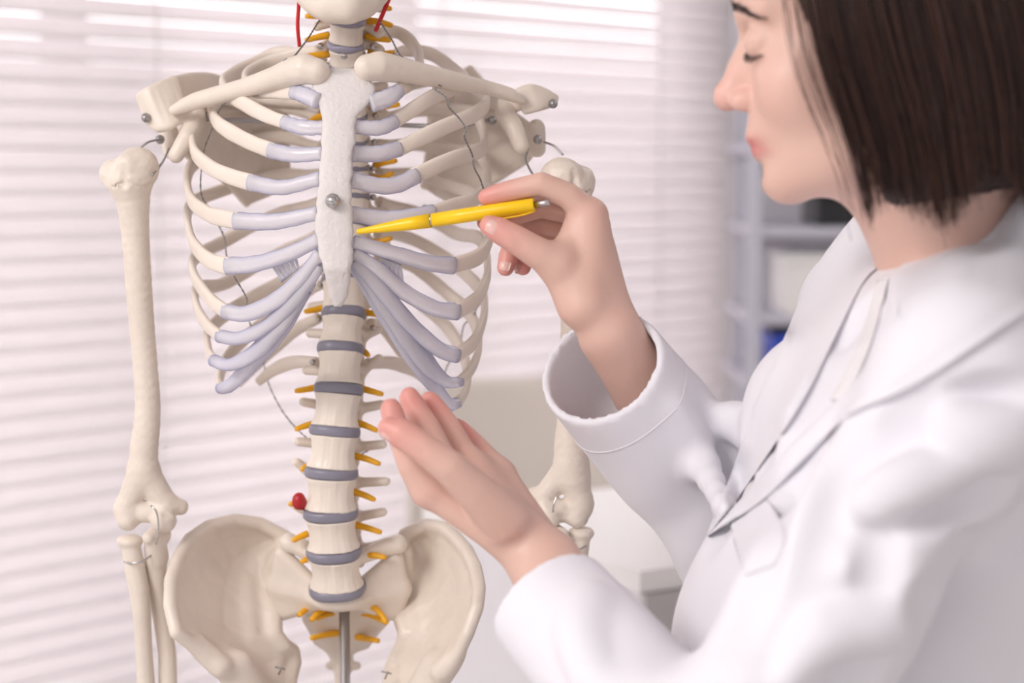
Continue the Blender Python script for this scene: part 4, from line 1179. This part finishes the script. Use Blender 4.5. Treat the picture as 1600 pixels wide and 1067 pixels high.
# collar roll around the neck
ring = [NB + [.004 - .070 * math.cos(a), .066 * math.sin(a), .018 - .026 * math.cos(a)] for a in np.linspace(-2.9, 2.9, 26)]
ring = [NB + [.004 - .072 * math.cos(a), .068 * math.sin(a), .016 - .034 * math.cos(a)] for a in np.linspace(.55, 2 * math.pi - .55, 26)]
ring = [q + np.array([-.010 * max(0, (q[0] - NB[0]) / .07), 0, min(.030, .40 * max(0, q[0] - .285))]) for q in ring]
low = [NB + (q - NB) * [1.12, 1.16, 0] + np.array([0, 0, -.040]) for q in ring]
co.quadgrid([low, ring], .0065, .012)
co.chain(ring, [.0105] * 26, .010)
# folds, found on a rough version of the coat
_v, _f = co.arrays(.008); bvR = BVHTree.FromPolygons(_v.tolist(), _f.tolist())
def on_coat(px, py, lift=0.):
    o = Vector((0, 0, CAM_Z)); h = bvR.ray_cast(o, (Vector(P(px, py, 1.0)) - o).normalized())
    return None if h[0] is None else np.array(h[0]) + np.array(h[1]) * lift
def fold(pts, r, k=.024, ridge=False):
    q = [on_coat(px, py, -r * .55 if ridge else r * .35) for px, py in pts]
    q = [p_ for p_ in q if p_ is not None]
    if len(q) < 2: return
    q = catmull(np.array(q), 8)
    for i in range(7):
        t0, t1 = abs(i / 3.5 - 1), abs((i + 1) / 3.5 - 1)
        co.cone(q[i], q[i + 1], r * (1 - .5 * t0), r * (1 - .5 * t1), k if not ridge else .02, not ridge)
for pts in ([(1445, 630), (1402, 690), (1350, 735), (1330, 795)], [(1385, 815), (1450, 785), (1560, 765)], [(1332, 800), (1368, 880), (1345, 965)], [(1240, 700), (1205, 830), (1160, 990)], [(1320, 690), (1290, 840), (1215, 1030)],
            [(1165, 665), (1142, 760), (1112, 838)], [(1090, 640), (1120, 720), (1150, 790)], [(1590, 610), (1520, 640), (1450, 700)], [(1595, 850), (1500, 880), (1420, 960)], [(1290, 930), (1350, 1000), (1340, 1062)]):
    fold(pts, .0085)
for pts in ([(1350, 775), (1420, 748), (1510, 735)], [(1235, 1055), (1290, 1005), (1400, 985)], [(1060, 640), (1100, 720), (1130, 800)], [(925, 925), (905, 990), (930, 1055)], [(1480, 660), (1540, 690), (1596, 690)]):
    fold(pts, .0095, ridge=True)
co.cone(P(1150, 655, 1.575), P(1172, 672, 1.56), .012, .010, .02)
co.custom(fold_noise)
nL = unit(-aL + np.array([0, -.10, .15])); nR = unit(-aR + np.array([-.0, -.42, .08]))
def cuffs(p, d):
    for c, n_ in ((CL, nL), (CR, nR)):
        near = np.linalg.norm(p - c, axis=-1) < .13
        d = np.where(near, np.maximum(d, (p - c) @ n_), d)
    return d
co.custom(cuffs)
co.cone(CL - aL * .06, CL + aL * .045, .0395, .0405, 0, True); co.cone(CR - aR * .08, CR + aR * .05, .0458, .0458, 0, True)
# front opening over the shirt
V0 = [P(1345, 330, 1.385), P(1392, 395, 1.375), P(1385, 470, 1.33), P(1150, 800, 1.33), P(1300, 520, 1.38)]
ct = SDF()
ct.tri(V0[0], V0[1], V0[4], .016, 0).tri(V0[1], V0[2], V0[4], .014, 0).tri(V0[2], V0[3], V0[4], .010, 0)
for f, lo_, hi_, k, sub in ct.ops: co.ops.append((f, lo_, hi_, .004, True))
coat = pc(co.mesh('lab_coat', .0028, M_coat, None, 2))

bvC = bvh_of([coat, shirt])
def hitc(px, py, fallback):
    o = Vector((0, 0, CAM_Z)); d = (Vector(P(px, py, 1.0)) - o).normalized()
    h = bvC.ray_cast(o, d)
    return (np.array(h[0]), np.array(h[1])) if h[0] is not None else (None, None)
def strip(name, A, B_, m_, lift, th=.003, nu=46, nv=9, roll=.004):
    """cloth strip between two edges, laid over the coat"""
    a, c = catmull(np.array(A, float), nu), catmull(np.array(B_, float), nu)
    G = [[None] * nv for _ in range(nu)]; last = None
    for i in range(nu):
        for j in range(nv):
            t = j / (nv - 1); q = a[i] * (1 - t) + c[i] * t
            h, n_ = hitc(q[0], q[1], None)
            G[i][j] = h
    D = np.array([[np.nan if g is None else g[1] for g in r] for r in G])
    med = np.nanmedian(D)
    for _ in range(3):
        pass
    Y = D.copy()
    for i in range(nu):
        row = Y[i]; ok = ~np.isnan(row)
        if ok.any(): row[~ok] = np.interp(np.flatnonzero(~ok), np.flatnonzero(ok), row[ok])
    rows = np.flatnonzero(~np.isnan(Y[:, 0]))
    for j in range(nv): Y[:, j] = np.interp(np.arange(nu), rows, Y[rows, j])
    for _ in range(6):
        Z = Y.copy(); Z[1:-1] = (Y[:-2] + Y[1:-1] * 2 + Y[2:]) / 4; Z[:, 1:-1] = (Z[:, :-2] + Z[:, 1:-1] * 2 + Z[:, 2:]) / 4; Y = np.minimum(Z, Y)
    V, F = [], []
    for lay in (0, 1):
        for i in range(nu):
            for j in range(nv):
                t = j / (nv - 1); q = a[i] * (1 - t) + c[i] * t
                w = (1 - abs(2 * t - 1) ** 4)
                V.append(P(q[0], q[1], Y[i, j] - lift - roll * w + (0 if lay == 0 else th + lift * .8)))
    N = nu * nv
    for i in range(nu - 1):
        for j in range(nv - 1):
            q = (i * nv + j, i * nv + j + 1, (i + 1) * nv + j + 1, (i + 1) * nv + j); F.append(q); F.append(tuple(N + k for k in q[::-1]))
        for j in (0, nv - 1): F.append((i * nv + j, (i + 1) * nv + j, N + (i + 1) * nv + j, N + i * nv + j))
    for j in range(nv - 1):
        for i in (0, nu - 1): F.append((i * nv + j, i * nv + j + 1, N + i * nv + j + 1, N + i * nv + j))
    return pc(mesh_obj(name, V, F, m_))
strip('lapel', [(1606, 306), (1530, 346), (1450, 390), (1394, 428), (1384, 480), (1362, 545), (1328, 605), (1262, 668), (1190, 744), (1108, 834)],
      [(1640, 470), (1600, 488), (1530, 535), (1462, 580), (1400, 615), (1325, 650), (1262, 712), (1190, 782), (1106, 838)], M_coat, .006)
strip('lapel', [(1344, 326), (1300, 380), (1262, 440), (1222, 535), (1186, 612), (1170, 660), (1140, 745), (1104, 834)],
      [(1386, 408), (1352, 436), (1314, 508), (1268, 600), (1236, 655), (1198, 712), (1158, 770), (1107, 836)], M_coat, .006)
strip('shirt_placket', [(1370, 436), (1352, 500), (1330, 560), (1296, 625)], [(1388, 436), (1372, 500), (1350, 565), (1318, 628)], M_shirt, .003, .002, 24, 5, .001)
strip('chest_pocket', [(1192, 768), (1228, 832), (1210, 884)], [(1135, 800), (1150, 860), (1165, 900)], M_coat, .0006, .0008, 16, 12, .0003)
# stitched hems on the cuffs
def ring_on(c, ax, r, off, name):
    e1 = unit(np.cross(ax, [0, 0, 1.0])); e2 = np.cross(ax, e1)
    bvL = bvCoat
    pts = []
    for w in np.linspace(0, 2 * math.pi, 90):
        d = math.cos(w) * e1 + math.sin(w) * e2; o = c + ax * off
        h = bvL.ray_cast(Vector(o + d * .09), Vector(-d))
        if h[0] is not None and (Vector(h[0]) - Vector(o)).length < .075: pts.append(np.array(h[0]))
    if len(pts) > 20:
        pts = np.array(pts); pts = (pts + np.roll(pts, 1, 0) + np.roll(pts, -1, 0)) / 3
        mb = MB(); mb.tube(pts, .0007, 5, cap=False); pc(mb.build(name, M_seam))
bvCoat = bvh_of([coat])
ring_on(CR + aR * .03, aR, .05, .012, 'cuff_stitching')
# trousers and shoes below the frame
ts = SDF()
for sg in (-1, 1):
    ts.chain([np.array([.34, 1.45 + sg * .09, .85]), np.array([.33, 1.45 + sg * .10, .48]), np.array([.35, 1.45 + sg * .10, .08])], [.095, .070, .055], .02)
pc(ts.mesh('trousers', .006, M_trouser, None, 1))
for sg in (-1, 1):
    s = SDF(); s.cone((.36, 1.45 + sg * .10, .045), (.20, 1.45 + sg * .10, .035), .044, .034, 0)
    s.custom(lambda p, d: np.maximum(d, -p[..., 2] + .001))
    pc(s.mesh('shoe', .005, M_shoe, None, 1))

# ================================================================== THE PEN
M_pen = mat('yellow_pen_plastic', (.95, .60, .01), .3)
M_dark = mat('pen_gap', (.05, .04, .03), .4)
pa, pb = P(558, 362, 1.603), P(835, 320, 1.574)
pen = empty('ballpoint_pen', 'yellow ballpoint pen held in the fingers pointing at the breastbone', 'pen', tuple((pa + pb) / 2))
ax = unit(pb - pa); Lp = np.linalg.norm(pb - pa)
def lathe(prof, name, m_, sq=1.0):
    e1 = unit(np.cross(ax, [0, 1.0, 0])); e2 = np.cross(ax, e1); V, F, sg = [], [], 40
    for (t, r) in prof:
        for k in range(sg):
            w = 2 * math.pi * k / sg; V.append(pa + ax * t + (math.cos(w) * e1 + math.sin(w) * e2) * r)
    n = len(prof)
    F = [(i * sg + k, i * sg + (k + 1) % sg, (i + 1) * sg + (k + 1) % sg, (i + 1) * sg + k) for i in range(n - 1) for k in range(sg)]
    F += [tuple(range(sg))[::-1], tuple((n - 1) * sg + k for k in range(sg))]
    return child_fix(mesh_obj(name, V, F, m_), pen)
g = Lp * .425
lathe([(0, .0017), (.0008, .0021), (.012, .0029), (.021, .0037), (.032, .0046), (.045, .0053), (g - .0009, .0058)], 'pen_grip', M_pen)
lathe([(g - .0009, .0053), (g + .0009, .0053)], 'pen_ring', M_steel)
lathe([(g + .0009, .0056), (g + .03, .0058), (Lp * .8, .0057), (Lp - .0006, .0055), (Lp, .0051)], 'pen_barrel', M_pen)
lathe([(Lp, .0030), (Lp + .0115, .0029), (Lp + .0125, .0024)], 'pen_button', M_steel)
mb = MB(); e1 = unit(np.cross(ax, [0, 1.0, 0])); e1 = e1 if e1[2] < 0 else -e1
cpts = catmull([pa + ax * (Lp - .001) + e1 * .0050, pa + ax * (Lp - .012) + e1 * .0066, pa + ax * (Lp - .036) + e1 * .0070], 10)
pclip = sweep('pen_clip', cpts, .0026, .0009, e1, M_pen, None); child_fix(pclip, pen)
